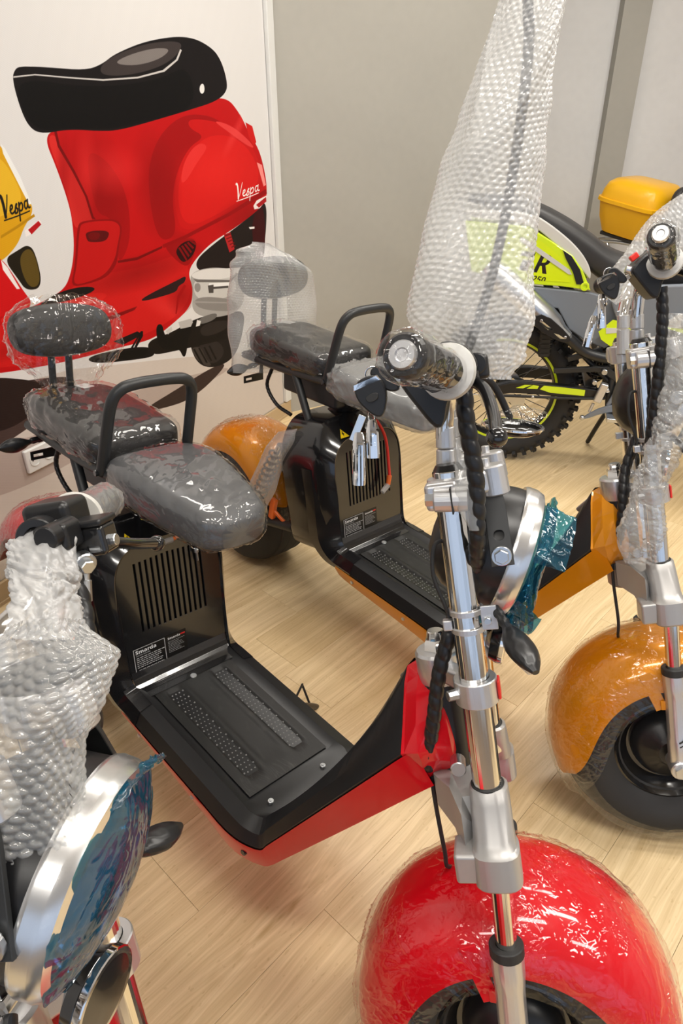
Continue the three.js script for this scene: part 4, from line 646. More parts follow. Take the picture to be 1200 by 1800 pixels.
  T('lamp_wire', tube([[0.04, 0.2, 0.075], [0.026, 0.196, 0.085], [0.02, 0.16, 0.088], [0.028, 0.12, 0.085], [0.032, 0.1, 0.08]], 0.0028, 8), M.blackMatte);
  if (o.mirrorHead) T('mirror_head', [ball([0, 0, 0], 1, ...o.mirrorHead.r, 24).rotateZ(o.mirrorHead.a).translate(...o.mirrorHead.at)], M.blackSatin);
  T('brake_cable', tube(o.brake ?? [[-0.03, -0.14, 0.032], [-0.032, -0.2, 0.03], [-0.03, -0.29, 0.026], [-0.03, -0.34, 0.0], [0.0, -0.42, -0.135], [0.03, -0.54, -0.145]], 0.0033, 8), M.blackMatte);
  return { root, S, T };
}
const coverOf = (sc, name, geos, mat, label, category, steer, group) => { // a sheet, bag or key lying on a scooter: its own thing, set down in the scooter's place
  const m = single(name, geos, mat, label, category, group, steer ? sc.S : undefined); m.position.copy(sc.root.position); m.rotation.copy(sc.root.rotation); return m;
};

// ------------------------------------------------------------------ the three scooters
const R = scooter({
  label: 'red electric scooter with its whole black foot deck and grey wrapped saddle in view', paint: M.red, steer: 33.96, saddleMat: M.seatGrey,
  pose: { x: -0.6681, z: -1.4365, yaw: 45.83, lean: 6.93 },
  bar: { f: [0.079, 0.409], g: [0.056, 0.428] },
  lead: { pts: [[0.29, 0.72, -0.09], [0.306, 0.67, -0.088], [0.316, 0.645, -0.072], [0.322, 0.63, -0.048]], boot: [[0.322, 0.63, -0.05], [0.326, 0.626, -0.018]], plug: [0.328, 0.625, 0.02] },
  cables: [[[0.09, 0.395, 0.125], [0.087, 0.355, 0.124], [0.089, 0.28, 0.118], [0.08, 0.2, 0.105], [0.07, 0.15, 0.06], [0.055, 0.13, 0.02]], [[0.045, 0.12, 0.03], [0.032, 0.08, 0.06], [0.008, 0.02, 0.062], [-0.01, -0.05, 0.058], [-0.026, -0.11, 0.046], [-0.034, -0.145, 0.036]]],
  mirrors: { 1: { stem: [[0.09, 0.405, 0.12], [0.1, 0.43, 0.11], [0.137, 0.51, 0.1], [0.17, 0.61, 0.1], [0.195, 0.71, 0.1], [0.2, 0.76, 0.1]] }, '-1': { stem: [[0.085, 0.4, -0.15], [0.12, 0.37, -0.18], [0.14, 0.315, -0.2]] } },
});
const O = scooter({
  label: 'orange electric scooter standing behind the red one, grab bar against the beige wall', paint: M.orange, steer: 38.38, saddleMat: M.seatGrey,
  pose: { x: -0.1784, z: -2.0072, yaw: 47.64, lean: 3.66 },
  bar: { f: [0.071, 0.418], g: [0.04, 0.449], fl: [0.085, 0.40], gl: [0.075, 0.41] },
  lead: { pts: [[0.29, 0.72, -0.0], [0.338, 0.685, -0.016], [0.352, 0.617, -0.055], [0.372, 0.52, -0.06], [0.378, 0.5, -0.058]], boot: [[0.377, 0.505, -0.058], [0.382, 0.478, -0.05]], plug: [0.384, 0.462, -0.025] },
  cables: [[[0.088, 0.38, 0.12], [0.086, 0.33, 0.12], [0.07, 0.22, 0.115], [0.05, 0.1, 0.1]], [[0.075, 0.15, 0.0], [0.04, 0.09, 0.02], [0.015, 0.04, 0.03], [0.004, 0.0, 0.045], [-0.006, -0.06, 0.05], [-0.02, -0.12, 0.04]]],
  mirrors: { 1: { stem: [[0.07, 0.41, 0.1], [0.08, 0.44, 0.06], [0.12, 0.46, 0.0]] } },
});
const C = scooter({
  label: 'red electric scooter against the poster side, only its lamp, left lever and cables showing', paint: M.red, steer: 37, saddleMat: M.seatGrey,
  pose: { x: -1.102, z: -0.9815, yaw: 45, lean: 6 }, mirrorHead: { at: [0.135, 0.325, 0.005], r: [0.045, 0.013, 0.018], a: 0.12 },
  bar: { f: [0.1, 0.40], g: [0.095, 0.42], fl: [0.054, 0.397], gl: [0.024, 0.393], ly: 0.004, lm: [[0.06, 0.338, -0.062], [0.068, 0.348, -0.085], [0.068, 0.364, -0.115], [0.06, 0.386, -0.15]], res: [0.096, 0.382, -0.176] },
  lead: { pts: [[0.29, 0.72, -0.09], [0.306, 0.67, -0.088], [0.316, 0.645, -0.072], [0.322, 0.63, -0.048]], boot: [[0.322, 0.63, -0.05], [0.326, 0.626, -0.018]], plug: [0.328, 0.625, 0.02] },
  cables: [[[0.084, 0.356, -0.142], [0.088, 0.335, -0.136], [0.096, 0.315, -0.12], [0.099, 0.267, -0.1], [0.095, 0.205, -0.08], [0.09, 0.15, -0.06]]],
});
// brake hose fitting under the left lever of the third scooter
C.T('hose_fitting', [cyl([0.085, 0.37, -0.158], [0.102, 0.362, -0.142], 0.007, 0.007, 6), cyl([0.088, 0.367, -0.156], [0.097, 0.364, -0.148], 0.0105, 0.0105, 18), cyl([0.093, 0.364, -0.15], [0.09, 0.335, -0.142], 0.0052), cyl([0.092, 0.35, -0.146], [0.09, 0.33, -0.141], 0.0064)], M.zinc);

// --- keys in the ignition locks
function keys(sc, dx, dy, k1, k2, label) {
  const t = thing('key_bunch', label, 'keys'); t.position.copy(sc.root.position); t.rotation.copy(sc.root.rotation);
  const z = 0.197, K = (n, g, m, p = t) => part(n, g, m, p, sc.S), q = (a) => [a[0] + dx, a[1] + dy, z + (a[2] ?? 0)];
  const kh = K('key_head', [(() => { const g = extrude(chaikin([[0, -0.008], [0.026, -0.008], [0.035, -0.002], [0.035, 0.004], [0.026, 0.008], [0, 0.008]], 2), 0.009, 0.002, [], 2); g.applyMatrix4(basis([0.66, -0.75, 0], [0.75, 0.66, 0], [0, 0, 1], q([0.025, 0.424, -0.004]))); return g; })()], M.blackSatin);
  K('key_blade', [bar(q([0.046, 0.402, 0]), q([0.056, 0.407, 0]), 0.004, 0.008)], M.chrome, kh);
  K('key_ring', [(() => { const g = new THREE.TorusGeometry(0.008, 0.0011, 8, 24); g.translate(...q([0.024, 0.418])); return g; })()], M.mirrorChrome);
  K('key_ring', [(() => { const g = new THREE.TorusGeometry(0.006, 0.001, 8, 24); g.rotateY(1.2); g.translate(...q([0.016, 0.374])); return g; })()], M.mirrorChrome);
  const fb = K('remote_fob', [(() => { const g = extrude(chaikin([[-0.011, 0.02], [0.013, 0.02], [0.019, 0.002], [0.006, -0.023], [-0.004, -0.024], [-0.017, 0.002]], 2), 0.009, 0.002, [], 2); g.applyMatrix4(basis([0.97, 0.24, 0], [-0.24, 0.97, 0], [0, 0, 1], q([0.021, 0.397, 0.003]))); return g; })()], M.blackSatin);
  K('fob_band', [(() => { const g = extrude([[-0.013, 0.0], [0.014, 0.0], [0.0165, -0.007], [-0.015, -0.007]], 0.0115, 0.001); g.applyMatrix4(basis([0.97, 0.24, 0], [-0.24, 0.97, 0], [0, 0, 1], q([0.0165, 0.414, 0.0015]))); return g; })()], M.mirrorChrome, fb);
  K('fob_button', [(() => { const g = extrude(chaikin([[-0.006, -0.005], [0.006, -0.005], [0.008, 0.003], [-0.007, 0.003]], 2), 0.002, 0.0005); g.applyMatrix4(basis([0.97, 0.24, 0], [-0.24, 0.97, 0], [0, 0, 1], q([0.022, 0.396, 0.0135]))); return g; })()], M.blackMatte, fb);
  for (const [a, b] of [k1, k2]) { const L = Math.hypot(b[0] - a[0], b[1] - a[1]), g = lathe([[0, 0], [0.0035, 0], [0.0045, 0.002], [0.0055, 0.008], [0.0062, 0.014], [0.0066, L - 0.002], [0.0062, L], [0.0035, L], [0.003, L - 0.006], [0, L - 0.006]], [0, 0, 0], [0, 1, 0], 24); g.scale(1.12, 1, 0.75); const y = [(b[0] - a[0]) / L, (b[1] - a[1]) / L, 0]; g.applyMatrix4(basis([y[1], -y[0], 0], y, [0, 0, 1], q([a[0] - dx, a[1] - dy, 0.006]))); K('metal_key', [g], M.mirrorChrome); }
  K('key_tag', [bar(q([0.008, 0.378, 0.006]), q([-0.007, 0.353, 0.006]), 0.0018, 0.008, [0.8, -0.5, 0])], M.chrome);
}
keys(R, -0.023, 0, [[-0.022, 0.361], [-0.031, 0.305]], [[-0.006, 0.372], [-0.011, 0.332]], 'keys with black remote fob hanging from the ignition of the red scooter');
keys(O, -0.035, 0.001, [[-0.027, 0.388], [-0.032, 0.332]], [[-0.042, 0.355], [-0.061, 0.306]], 'keys with black remote fob hanging from the orange scooter ignition before the motorbike');
{ const t = thing('small_key', 'small key on a ring hanging at the red scooter battery box', 'key'); t.position.copy(R.root.position); t.rotation.copy(R.root.rotation);
  part('key_ring', [(() => { const g = new THREE.TorusGeometry(0.009, 0.0009, 8, 28); g.rotateY(1.35); g.translate(0.343, 0.602, -0.066); return g; })()], M.mirrorChrome, t);
  part('key_blade', [bar([0.345, 0.594, -0.067], [0.349, 0.563, -0.069], 0.003, 0.004), cyl([0.3452, 0.592, -0.067], [0.3462, 0.584, -0.067], 0.0055, 0.0055, 12)], M.zinc, t);
  part('key_tag', [bar([0.343, 0.606, -0.06], [0.346, 0.613, -0.105], 0.001, 0.006)], M.clearPlastic, t); }

// ------------------------------------------------------------------ wrapping
const gripFilm = (sc, f, g, s, name, mat, label, amp = 0.003) => {
  const d = [g[0] - f[0], g[1] - f[1], s * 0.11]; let q = new THREE.LatheGeometry([[0.02, 0], [0.0205, 0.02], [0.0205, 0.05], [0.021, 0.08], [0.022, 0.105], [0.0225, 0.122], [0.021, 0.131], [0.016, 0.135], [0.008, 0.1345], [0.0002, 0.134]].flatMap((p, i, a) => i < a.length - 1 ? [0, 1, 2, 3].map((k) => new THREE.Vector2(lerp(p[0], a[i + 1][0], k / 4), lerp(p[1], a[i + 1][1], k / 4))) : [new THREE.Vector2(...p)]), 48);
  q = orient(q, V(f[0], f[1], s * 0.222), A3(d)); coverOf(sc, name, [crumple(q, amp, 90, 0.0005)], mat, label, 'wrapping', true);
};
gripFilm(R, [0.079, 0.409], [0.056, 0.428], 1, 'grip_wrap', M.film, 'clear crumpled film around the throttle grip above the red front wheel');
gripFilm(O, [0.071, 0.418], [0.04, 0.449], 1, 'grip_wrap', M.film, 'clear crumpled film around the throttle grip below the yellow top case');
gripFilm(C, [0.054, 0.397], [0.024, 0.393], -1, 'grip_wrap', M.filmHazy, 'hazy film around the grip behind the black brake reservoir');
const wrapSeat = (sc, which, mat, amp, label) => coverOf(sc, 'seat_wrap', [crumple(mergeVertices((() => { const g = which(); g.deleteAttribute('normal'); g.deleteAttribute('uv'); return g; })(), 1e-5).toNonIndexed(), amp, 34, 0.003)], mat, label, 'wrapping');
const fine = (rings) => { const g = loft(refine(rings.map((r) => { const o = []; r.forEach((p, i) => { const q = r[(i + 1) % r.length]; o.push(p, mix3(p, q, 1 / 3), mix3(p, q, 2 / 3)); }); return o; }), 9), { crease: 0.9 }); return g; };
const saddleFine = () => fine(SEAT_F);
const rearFine = () => fine([[-0.108, 0.06, 0.845, 0.805], [-0.1, 0.092, 0.862, 0.79], [-0.06, 0.104, 0.87, 0.787], [0.05, 0.107, 0.866, 0.787], [0.16, 0.107, 0.86, 0.787], [0.225, 0.102, 0.854, 0.787], [0.243, 0.085, 0.843, 0.792], [0.247, 0.05, 0.83, 0.8]].map(([x, w, a, b]) => ring(x, w, a, b, 5)));
const wrapOver = (sc, g, amp, f, off, mat, label) => { g.deleteAttribute('normal'); const h = mergeVertices(g, 1e-5); h.computeVertexNormals(); return coverOf(sc, 'seat_wrap', [crumple(h, amp, f, off)], mat, label, 'wrapping'); };
wrapOver(R, saddleFine(), 0.006, 34, 0.0035, M.film, 'tight clear film over the grey saddle of the red scooter');
wrapOver(R, rearFine(), 0.009, 24, 0.005, M.film, 'loose clear film over the black passenger seat of the red scooter');
wrapOver(O, saddleFine(), 0.012, 24, 0.005, M.filmHazy, 'hazy film over the saddle behind the hanging remote fob');
wrapOver(O, rearFine(), 0.009, 24, 0.005, M.film, 'loose clear film over the passenger seat beside the beige wall');
// clear bag over the backrest of the red scooter
{ const g = surf((u, v) => { const a = v * Math.PI * 2, y = lerp(1.075, 0.80, u), w = u < 0.42 ? 0.06 + 0.07 * Math.sin(Math.min(1, u / 0.22) * 1.5708) : lerp(0.13, 0.045, sstep(0.42, 0.8, u)), t = u < 0.5 ? 0.012 + 0.035 * Math.sin(Math.min(1, u / 0.15) * 1.5708) : lerp(0.047, 0.03, (u - 0.5) * 2);
    const c = Math.cos(a), s = Math.sin(a), k = (Math.abs(c) ** 3 + Math.abs(s) ** 3) ** (-1 / 3); return V(-0.104 + s * k * t - (y - 1) * 0.1, y + 0.015 * c * nz(c * 3, u * 6), c * k * w - 0.012); }, 110, 150);
  coverOf(R, 'plastic_bag', [crumple(g, 0.014, 26, 0.0, [1, 0.45, 1])], M.film, 'clear crumpled bag over the black backrest before the poster', 'plastic bag'); }
// bubble bags
coverOf(O, 'bubble_wrap_bag', [bubbleBag({ c: [[-0.1, 1.1, 0.04], [-0.1, 1.017, 0.004], [-0.1, 0.915, 0], [-0.1, 0.81, -0.005], [-0.1, 0.715, 0.006]], W: [0, 0.14, 1], T: [1, 0.1, 0], w: [[0, 0.022], [0.1, 0.095], [0.22, 0.138], [0.5, 0.148], [0.75, 0.158], [1, 0.155]], t: [[0, 0.01], [0.2, 0.045], [0.5, 0.05], [1, 0.035]], pitch: 0.0085, h: 0.0022, fold: 0.007, s: 2 })], M.bubble, 'wide bubble wrap bag over the backrest in front of the poster edge', 'bubble wrap');
coverOf(O, 'bubble_wrap_sheet', [bubbleBag({ c: [[0.165, 0.63, 0.155], [0.117, 0.54, 0.165], [0.055, 0.41, 0.17], [-0.03, 0.225, 0.165]], W: [0.93, 0.36, 0], T: [0, 0, 1], w: [[0, 0.035], [0.15, 0.06], [0.35, 0.055], [0.6, 0.07], [0.85, 0.06], [1, 0.025]], t: [[0, 0.01], [0.3, 0.018], [1, 0.008]], pitch: 0.0085, h: 0.002, fold: 0.005, s: 5 })], M.bubble, 'strip of bubble wrap hanging beside the orange rear fender', 'bubble wrap');
coverOf(R, 'bubble_wrap_bag', [bubbleBag({ c: [[0.113, 0.392, 0.1], [0.106, 0.425, 0.1], [0.105, 0.46, 0.1], [0.12, 0.532, 0.1], [0.145, 0.608, 0.1], [0.166, 0.661, 0.1], [0.182, 0.7, 0.1], [0.204, 0.752, 0.1], [0.22, 0.795, 0.1]], W: [0.98, -0.2, 0], T: [0, 0, 1], w: [[0, 0.022], [0.07, 0.05], [0.17, 0.066], [0.35, 0.058], [0.53, 0.052], [0.65, 0.042], [0.75, 0.034], [0.9, 0.03], [1, 0.02]], t: [[0, 0.012], [0.15, 0.026], [0.5, 0.024], [1, 0.012]], pitch: 0.0072, h: 0.002, cell: 0.0016, fold: 0.006, s: 9 })], M.bubbleDouble, 'tall bubble wrap bag over the mirror, standing up from the handlebar before the beige wall', 'bubble wrap', true);
coverOf(O, 'bubble_wrap_bag', [bubbleBag({ c: [[0.03, 0.375, -0.02], [0.07, 0.41, -0.02], [0.12, 0.45, -0.02], [0.19, 0.5, -0.02], [0.24, 0.52, -0.02]], W: [-0.6, 0.8, 0], T: [0, 0, 1], w: [[0, 0.012], [0.2, 0.035], [0.6, 0.045], [1, 0.04]], t: [[0, 0.01], [0.4, 0.03], [1, 0.025]], pitch: 0.0085, h: 0.002, fold: 0.005, s: 14 })], M.bubbleDouble, 'bubble wrapped mirror lying behind the grip under the yellow top case', 'bubble wrap', true);
coverOf(C, 'bubble_wrap_bag', [bubbleBag({ c: [[0.15, 0.362, 0.0], [0.14, 0.338, 0.0], [0.128, 0.31, 0.02], [0.115, 0.272, 0.03], [0.108, 0.224, 0.04], [0.106, 0.186, 0.05]], W: [1, -0.08, 0.05], T: [0, 0.2, 1], w: [[0, 0.022], [0.16, 0.05], [0.3, 0.05], [0.5, 0.041], [0.8, 0.042], [1, 0.014]], t: [[0, 0.012], [0.2, 0.03], [0.6, 0.028], [1, 0.012]], pitch: 0.0078, h: 0.0026, cell: 0.0011, fold: 0.006, s: 21 })], M.bubble, 'bubble wrapped mirror hanging beside the blue-filmed head lamp', 'bubble wrap', true);
// white plastic around the left switch of the third scooter
{ const g = bubbleBag({ c: [[0.068, 0.406, -0.165], [0.062, 0.39, -0.145], [0.07, 0.368, -0.12], [0.078, 0.346, -0.1], [0.083, 0.325, -0.07]], W: [1, -0.1, 0], T: [0, 0.5, 1], w: [[0, 0.012], [0.2, 0.03], [0.45, 0.029], [0.6, 0.025], [1, 0.02]], t: [[0, 0.01], [0.3, 0.024], [1, 0.018]], h: 0, cell: 0.0016, fold: 0.006, s: 31 }); coverOf(C, 'plastic_wrap', [crumple(g, 0.011, 48, 0)], M.filmWhite, 'white crumpled plastic around a switch beside the brake reservoir', 'wrapping', true); }
// crumpled clear strip down the fork of the orange scooter
{ const g = bubbleBag({ c: [[0.11, 0.33, 0.118], [0.107, 0.281, 0.122], [0.103, 0.199, 0.122], [0.08, 0.118, 0.12], [0.037, 0.012, 0.118], [0.013, -0.075, 0.115], [0.008, -0.135, 0.105]], W: [0.98, -0.18, 0], T: [0, 0, 1], w: [[0, 0.012], [0.15, 0.02], [0.3, 0.027], [0.5, 0.03], [0.68, 0.028], [0.85, 0.04], [1, 0.026]], t: [[0, 0.01], [0.5, 0.016], [0.85, 0.02], [1, 0.01]], h: 0, cell: 0.0018, fold: 0.005, s: 41 }); coverOf(O, 'plastic_wrap', [crumple(g, 0.012, 48, 0)], M.filmHazy, 'long crumpled clear plastic sleeve hanging down the fork of the orange scooter', 'wrapping', true); }
// small clear strip behind the clamps of the red scooter
{ const g = bubbleBag({ c: [[0.078, 0.36, 0.09], [0.075, 0.32, 0.1], [0.076, 0.27, 0.118], [0.08, 0.22, 0.12]], W: [1, -0.1, 0], T: [0, 0, 1], w: [[0, 0.006], [0.4, 0.008], [0.8, 0.014], [1, 0.006]], t: [[0, 0.003], [1, 0.004]], h: 0, cell: 0.0018, fold: 0.002, s: 47 }); coverOf(R, 'plastic_wrap', [crumple(g, 0.002, 60, 0)], M.filmHazy, 'thin clear plastic strip beside the spiral cable of the red scooter', 'wrapping', true); }
// fender films
const fenderFilm = (sc, c, r, hw, drop, a0, a1, steer, label, amp = 0.006) => coverOf(sc, 'fender_wrap', [crumple(fenderG(c, r, hw, drop, a0 * D2R, a1 * D2R, 0.005, 3, 420, 200), amp, 34, 0.001, [1, 1, 1.2])], M.film, label, 'wrapping', steer);
fenderFilm(R, WHEEL, 0.243, 0.121, 0.11, -34, 200, true, 'clear crumpled film over the large red front fender');
fenderFilm(O, WHEEL, 0.243, 0.121, 0.12, -34, 204, true, 'clear crumpled film over the large orange front fender');
fenderFilm(R, [-0.2, 0.24], 0.272, 0.13, 0.12, 5, 192, false, 'clear film over the red rear fender by the poster');
fenderFilm(O, [-0.2, 0.24], 0.272, 0.13, 0.15, 5, 192, false, 'clear film over the orange rear fender', 0.009);
// film still on the lower half of the front tyre of the orange scooter
{ const g = surf((u, v) => { const a = lerp(182, 330, u) * D2R, q = lerp(-1.15, 1.0, v), z = Math.sin(q * 1.35) * 0.118, r = 0.231 - 0.07 * Math.pow(Math.abs(q), 3.2) * (q < 0 ? 1 : 0.8) ; return V(WHEEL[0] + Math.cos(a) * r, WHEEL[1] + Math.sin(a) * r, z); }, 120, 70); coverOf(O, 'tyre_wrap', [crumple(g, 0.005, 20, 0.001)], M.film, 'clear film around the front tyre of the orange scooter', 'wrapping', true); }
// blue protective film on the head lamps
function blueFilm(sc, label, flap) {
  const la = A3([0.905, -0.426, 0]).normalize(), up = V(0.426, 0.905, 0).normalize(), zz = V(0, 0, 1), lc = V(0.121, 0.154, 0);
  const g = surf((u, v) => { // cap over the lens; with a flap it billows forward and hangs below the rim
    const a = v * Math.PI * 2, sn = Math.sin(a), dn = Math.max(0, -sn), edge = sstep(0.55, 1, u);
    const r = flap ? u * (0.084 + 0.012 * dn * edge + 0.006 * Math.sin(a * 5 + 1) * edge) : u * (0.0835 + 0.004 * Math.sin(a * 9) * edge * edge);
    const h = flap ? 0.031 + 0.014 * sstep(0.1, 0.8, u) * (0.6 + 0.4 * dn) + 0.012 * dn * edge - 0.012 * edge * (1 - dn) : 0.0325 - 0.018 * u ** 2.6;
    return lc.clone().addScaledVector(la, h).addScaledVector(up, sn * r).addScaledVector(zz, Math.cos(a) * r); }, 70, 200);
  const gs = [crumple(g, flap ? 0.012 : 0.003, flap ? 20 : 28, 0)];
  const tuft = (a0, a1, len, out) => surf((u, v) => { const a = lerp(a0, a1, v), r = 0.084 + len * u; return lc.clone().addScaledVector(la, 0.016 + out * u).addScaledVector(up, Math.sin(a) * r).addScaledVector(zz, Math.cos(a) * r); }, 24, 60);
  if (flap) gs.push(crumple(tuft(-2.9, -0.5, 0.012, 0.035), 0.012, 22, 0), crumple(tuft(0.2, 1.2, -0.004, 0.04), 0.01, 22, 0)); else gs.push(crumple(tuft(1.3, 2.3, 0.012, 0.01), 0.008, 40, 0));
  coverOf(sc, 'lamp_film', gs, M.filmBlue, label, 'wrapping', true);
}
blueFilm(R, 'loose blue film hanging from the head lamp above the orange deck', true);
blueFilm(O, 'blue film on the head lamp of the orange scooter', false);
blueFilm(C, 'blue film stretched over the head lamp beside the bubble wrapped mirror', false);
// wrapped round mirror hanging from the far side of the red scooter's handlebar
{ const t = thing('round_mirror', 'round black mirror with chrome rim in torn clear film before the knobbly tyre', 'mirror'); t.position.copy(R.root.position); t.rotation.copy(R.root.rotation);
  part('mirror_shell', [lathe([[0, -0.012], [0.03, -0.01], [0.044, -0.003], [0.046, 0.003]], [0.143, 0.298, -0.2], [0.25, 0.95, 0.1], 36, 0.9)], M.blackGloss, t, R.S);
  part('mirror_rim', [ringG([0.144, 0.301, -0.2], [0.25, 0.95, 0.1], 0.048, 0.044, 0.004)], M.mirrorChrome, t, R.S);
  const g = surf((u, v) => { const a = v * 6.28318, r = 0.005 + u * 0.05; return V(0.143 + Math.cos(a) * r, 0.318 + 0.012 * Math.cos(u * 2.4), -0.2 + Math.sin(a) * r); }, 40, 90); part('film', [crumple(g, 0.012, 45, 0)], M.film, t, R.S); }

// ------------------------------------------------------------------ off-road motorcycle behind. Own frame: x forward, y up, z to its right
{
  const t = thing('off_road_motorcycle', 'lime and grey off-road motorcycle with knobbly tyres by the white wall', 'motorcycle'); place(t, { x: 0.74, z: -2.956, yaw: 15, lean: 0 });
  const B = (n, g, m, p = t) => part(n, g, m, p), ext = (pts, z, d, bev = 0.004, h) => { const g = extrude(pts, d, bev, h, 2); g.translate(0, 0, z - d / 2); return g; };
  const wheel = (cx, cy, R, r, front) => {
    const ty = B(front ? 'front_tyre' : 'rear_tyre', [(() => { const g = new THREE.TorusGeometry(R, r, 16, 64); g.scale(1, 1, 1.05); g.translate(cx, cy, 0); return g; })()], M.rubber);
    const kn = []; for (let i = 0; i < 46; i++) { const a = i / 46 * 6.28318; for (const [q, w] of i % 2 ? [[0, 0.032], [-0.95, 0.02], [0.95, 0.02]] : [[-0.45, 0.022], [0.45, 0.022], [-1.25, 0.016], [1.25, 0.016]]) { const rad = R + r * Math.cos(q) + 0.004, g = new THREE.BoxGeometry(0.016, 0.026, w); g.rotateX(-q * 0.0); g.applyMatrix4(new THREE.Matrix4().makeRotationX(q)); g.translate(0, rad, r * 1.05 * Math.sin(q)); g.applyMatrix4(new THREE.Matrix4().makeRotationZ(a)); g.translate(cx, cy, 0); kn.push(g); } }
    const k = B('tyre_knobs', kn, M.rubber, ty); k.userData.kind = 'stuff';
    const rm = B('wheel_rim', [lathe([[R - r + 0.012, -0.03], [R - r - 0.002, -0.028], [R - r - 0.012, -0.012], [R - r - 0.012, 0.012], [R - r - 0.002, 0.028], [R - r + 0.012, 0.03]], [cx, cy, 0], [0, 0, 1], 64)], M.blackSatin, t);
    B('rim_stripe', [-1, 1].map((s) => ringG([cx, cy, s * 0.031], [0, 0, 1], R - r + 0.012, R - r + 0.002, 0.003, 64)), M.lime, rm);
    const sp = []; for (let i = 0; i < 32; i++) { const a = i / 32 * 6.28318, b = a + (i % 2 ? 0.5 : -0.5), s = i % 4 < 2 ? 1 : -1; sp.push(cyl([cx + Math.cos(b) * 0.035, cy + Math.sin(b) * 0.035, s * 0.04], [cx + Math.cos(a) * (R - r - 0.01), cy + Math.sin(a) * (R - r - 0.01), s * 0.008], 0.0018, 0.0018, 5)); }
    const s = B('wheel_spokes', sp, M.blackGloss, rm); s.userData.kind = 'stuff';
    B('wheel_hub', [lathe([[0, -0.06], [0.02, -0.06], [0.04, -0.045], [0.03, -0.03], [0.03, 0.03], [0.04, 0.045], [0.02, 0.06], [0, 0.06]], [cx, cy, 0], [0, 0, 1], 28)], M.blackSatin, rm);
    B('brake_disc', [(() => { const o = [], n = 36; for (let i = 0; i < n; i++) { const a = i / n * 6.28318, q = 0.105 + 0.005 * Math.sin(i * 2.1); o.push([Math.cos(a) * q, Math.sin(a) * q]); } const hs = []; for (let i = 0; i < 6; i++) { const a = i / 6 * 6.28318; hs.push(chaikin([[-0.016, -0.014], [0.016, -0.014], [0.01, 0.016], [-0.01, 0.016]].map(([x, y]) => [Math.cos(a) * 0.065 + x * Math.sin(a) + y * Math.cos(a), Math.sin(a) * 0.065 - x * Math.cos(a) + y * Math.sin(a)]).reverse(), 1)); } const g = extrude(o, 0.003, 0, hs); g.translate(cx, cy, 0.062); return g; })()], M.zinc, rm);
  };
  wheel(0, 0.335, 0.275, 0.05, false); wheel(1.36, 0.345, 0.295, 0.042, true);
  const arm = B('swing_arm', [ext(chaikin([[-0.06, 0.335], [-0.06, 0.375], [0.05, 0.415], [0.40, 0.405], [0.43, 0.385], [0.40, 0.36], [0.05, 0.362]], 1, 0.15), 0.105, 0.03), ext(chaikin([[-0.06, 0.335], [-0.06, 0.375], [0.05, 0.415], [0.40, 0.405], [0.43, 0.385], [0.40, 0.36], [0.05, 0.362]], 1, 0.15), -0.105, 0.03), rbox(0.06, 0.05, 0.21, 0.01, [0.36, 0.385, 0])], M.blackSatin);
  for (const p of [[[0.055, 0.385], [0.09, 0.402], [0.12, 0.404], [0.085, 0.386]], [[0.10, 0.386], [0.125, 0.404], [0.15, 0.402], [0.145, 0.388]], [[0.155, 0.388], [0.17, 0.405], [0.25, 0.404], [0.34, 0.4], [0.34, 0.374], [0.2, 0.376]]]) B('arm_decal', [ext(p, 0.1248, 0.0012, 0)], M.lime, arm);
  B('chain_hose', tube([[0.0, 0.345, 0.125], [0.12, 0.352, 0.127], [0.3, 0.36, 0.127], [0.42, 0.37, 0.125]], 0.006), M.blackMatte, arm); B('hose_clip', [ball([0.13, 0.354, 0.133], 0.008)], M.zinc, arm);
  // saddle
  const secs = [[-0.22, 0.05, 1.135, 1.11], [-0.1, 0.085, 1.135, 1.075], [0.04, 0.095, 1.11, 1.02], [0.16, 0.1, 1.06, 0.95], [0.26, 0.1, 1.005, 0.88], [0.36, 0.098, 0.945, 0.82], [0.45, 0.09, 0.925, 0.8], [0.6, 0.08, 0.95, 0.83], [0.75, 0.06, 1.0, 0.9]];
  B('saddle', [loft(refine(secs.map(([x, w, a, b]) => ring(x, w, a, b, 3.4))), { crease: 0.9 })], M.seat);
  B('tail_trim', [ext(chaikin([[-0.22, 1.09], [0.03, 1.085], [0.13, 1.03], [0.225, 0.96], [0.28, 0.89], [0.287, 0.845], [0.27, 0.86], [0.21, 0.92], [0.12, 0.985], [0.03, 1.045], [-0.22, 1.06]], 2), 0.103, 0.014)], M.whitePlastic);
  const lp = [[-0.22, 1.05], [0.027, 1.035], [0.12, 0.985], [0.205, 0.935], [0.252, 0.88], [0.292, 0.808], [0.18, 0.818], [0.02, 0.822], [-0.18, 0.86]];
  const side = B('side_panel', [ext(lp, 0.112, 0.012, 0.004), ext(lp, -0.112, 0.012, 0.004)], M.lime);
  const txt = canvasTex(512, 256, (c) => { c.fillStyle = '#d4e80c'; c.fillRect(0, 0, 512, 256); c.save(); c.transform(1, 0.1, -0.35, 1, 70, 0); c.fillStyle = '#101010'; c.font = 'bold 112px sans-serif'; c.fillText('R', 272, 150); c.fillRect(196, 70, 60, 20); c.fillRect(216, 104, 40, 46); c.font = 'bold 36px sans-serif'; c.fillText('250', 292, 190); c.restore(); });
  { const pw = [[-0.1, 1.0], [0.08, 0.985], [0.16, 0.93], [0.2, 0.875], [0.21, 0.835], [-0.1, 0.84]], g = new THREE.ShapeGeometry(new THREE.Shape(pw.map((p) => new THREE.Vector2(...p)))), p = g.attributes.position, uv = g.attributes.uv; for (let i = 0; i < p.count; i++) uv.setXY(i, (p.getX(i) + 0.2) / 0.45, (p.getY(i) - 0.8) / 0.225); g.translate(0, 0, 0.1232); B('panel_decal', [g], phys({ color: 0xffffff, map: txt, roughness: 0.3, clearcoat: 0.6 }), side); }
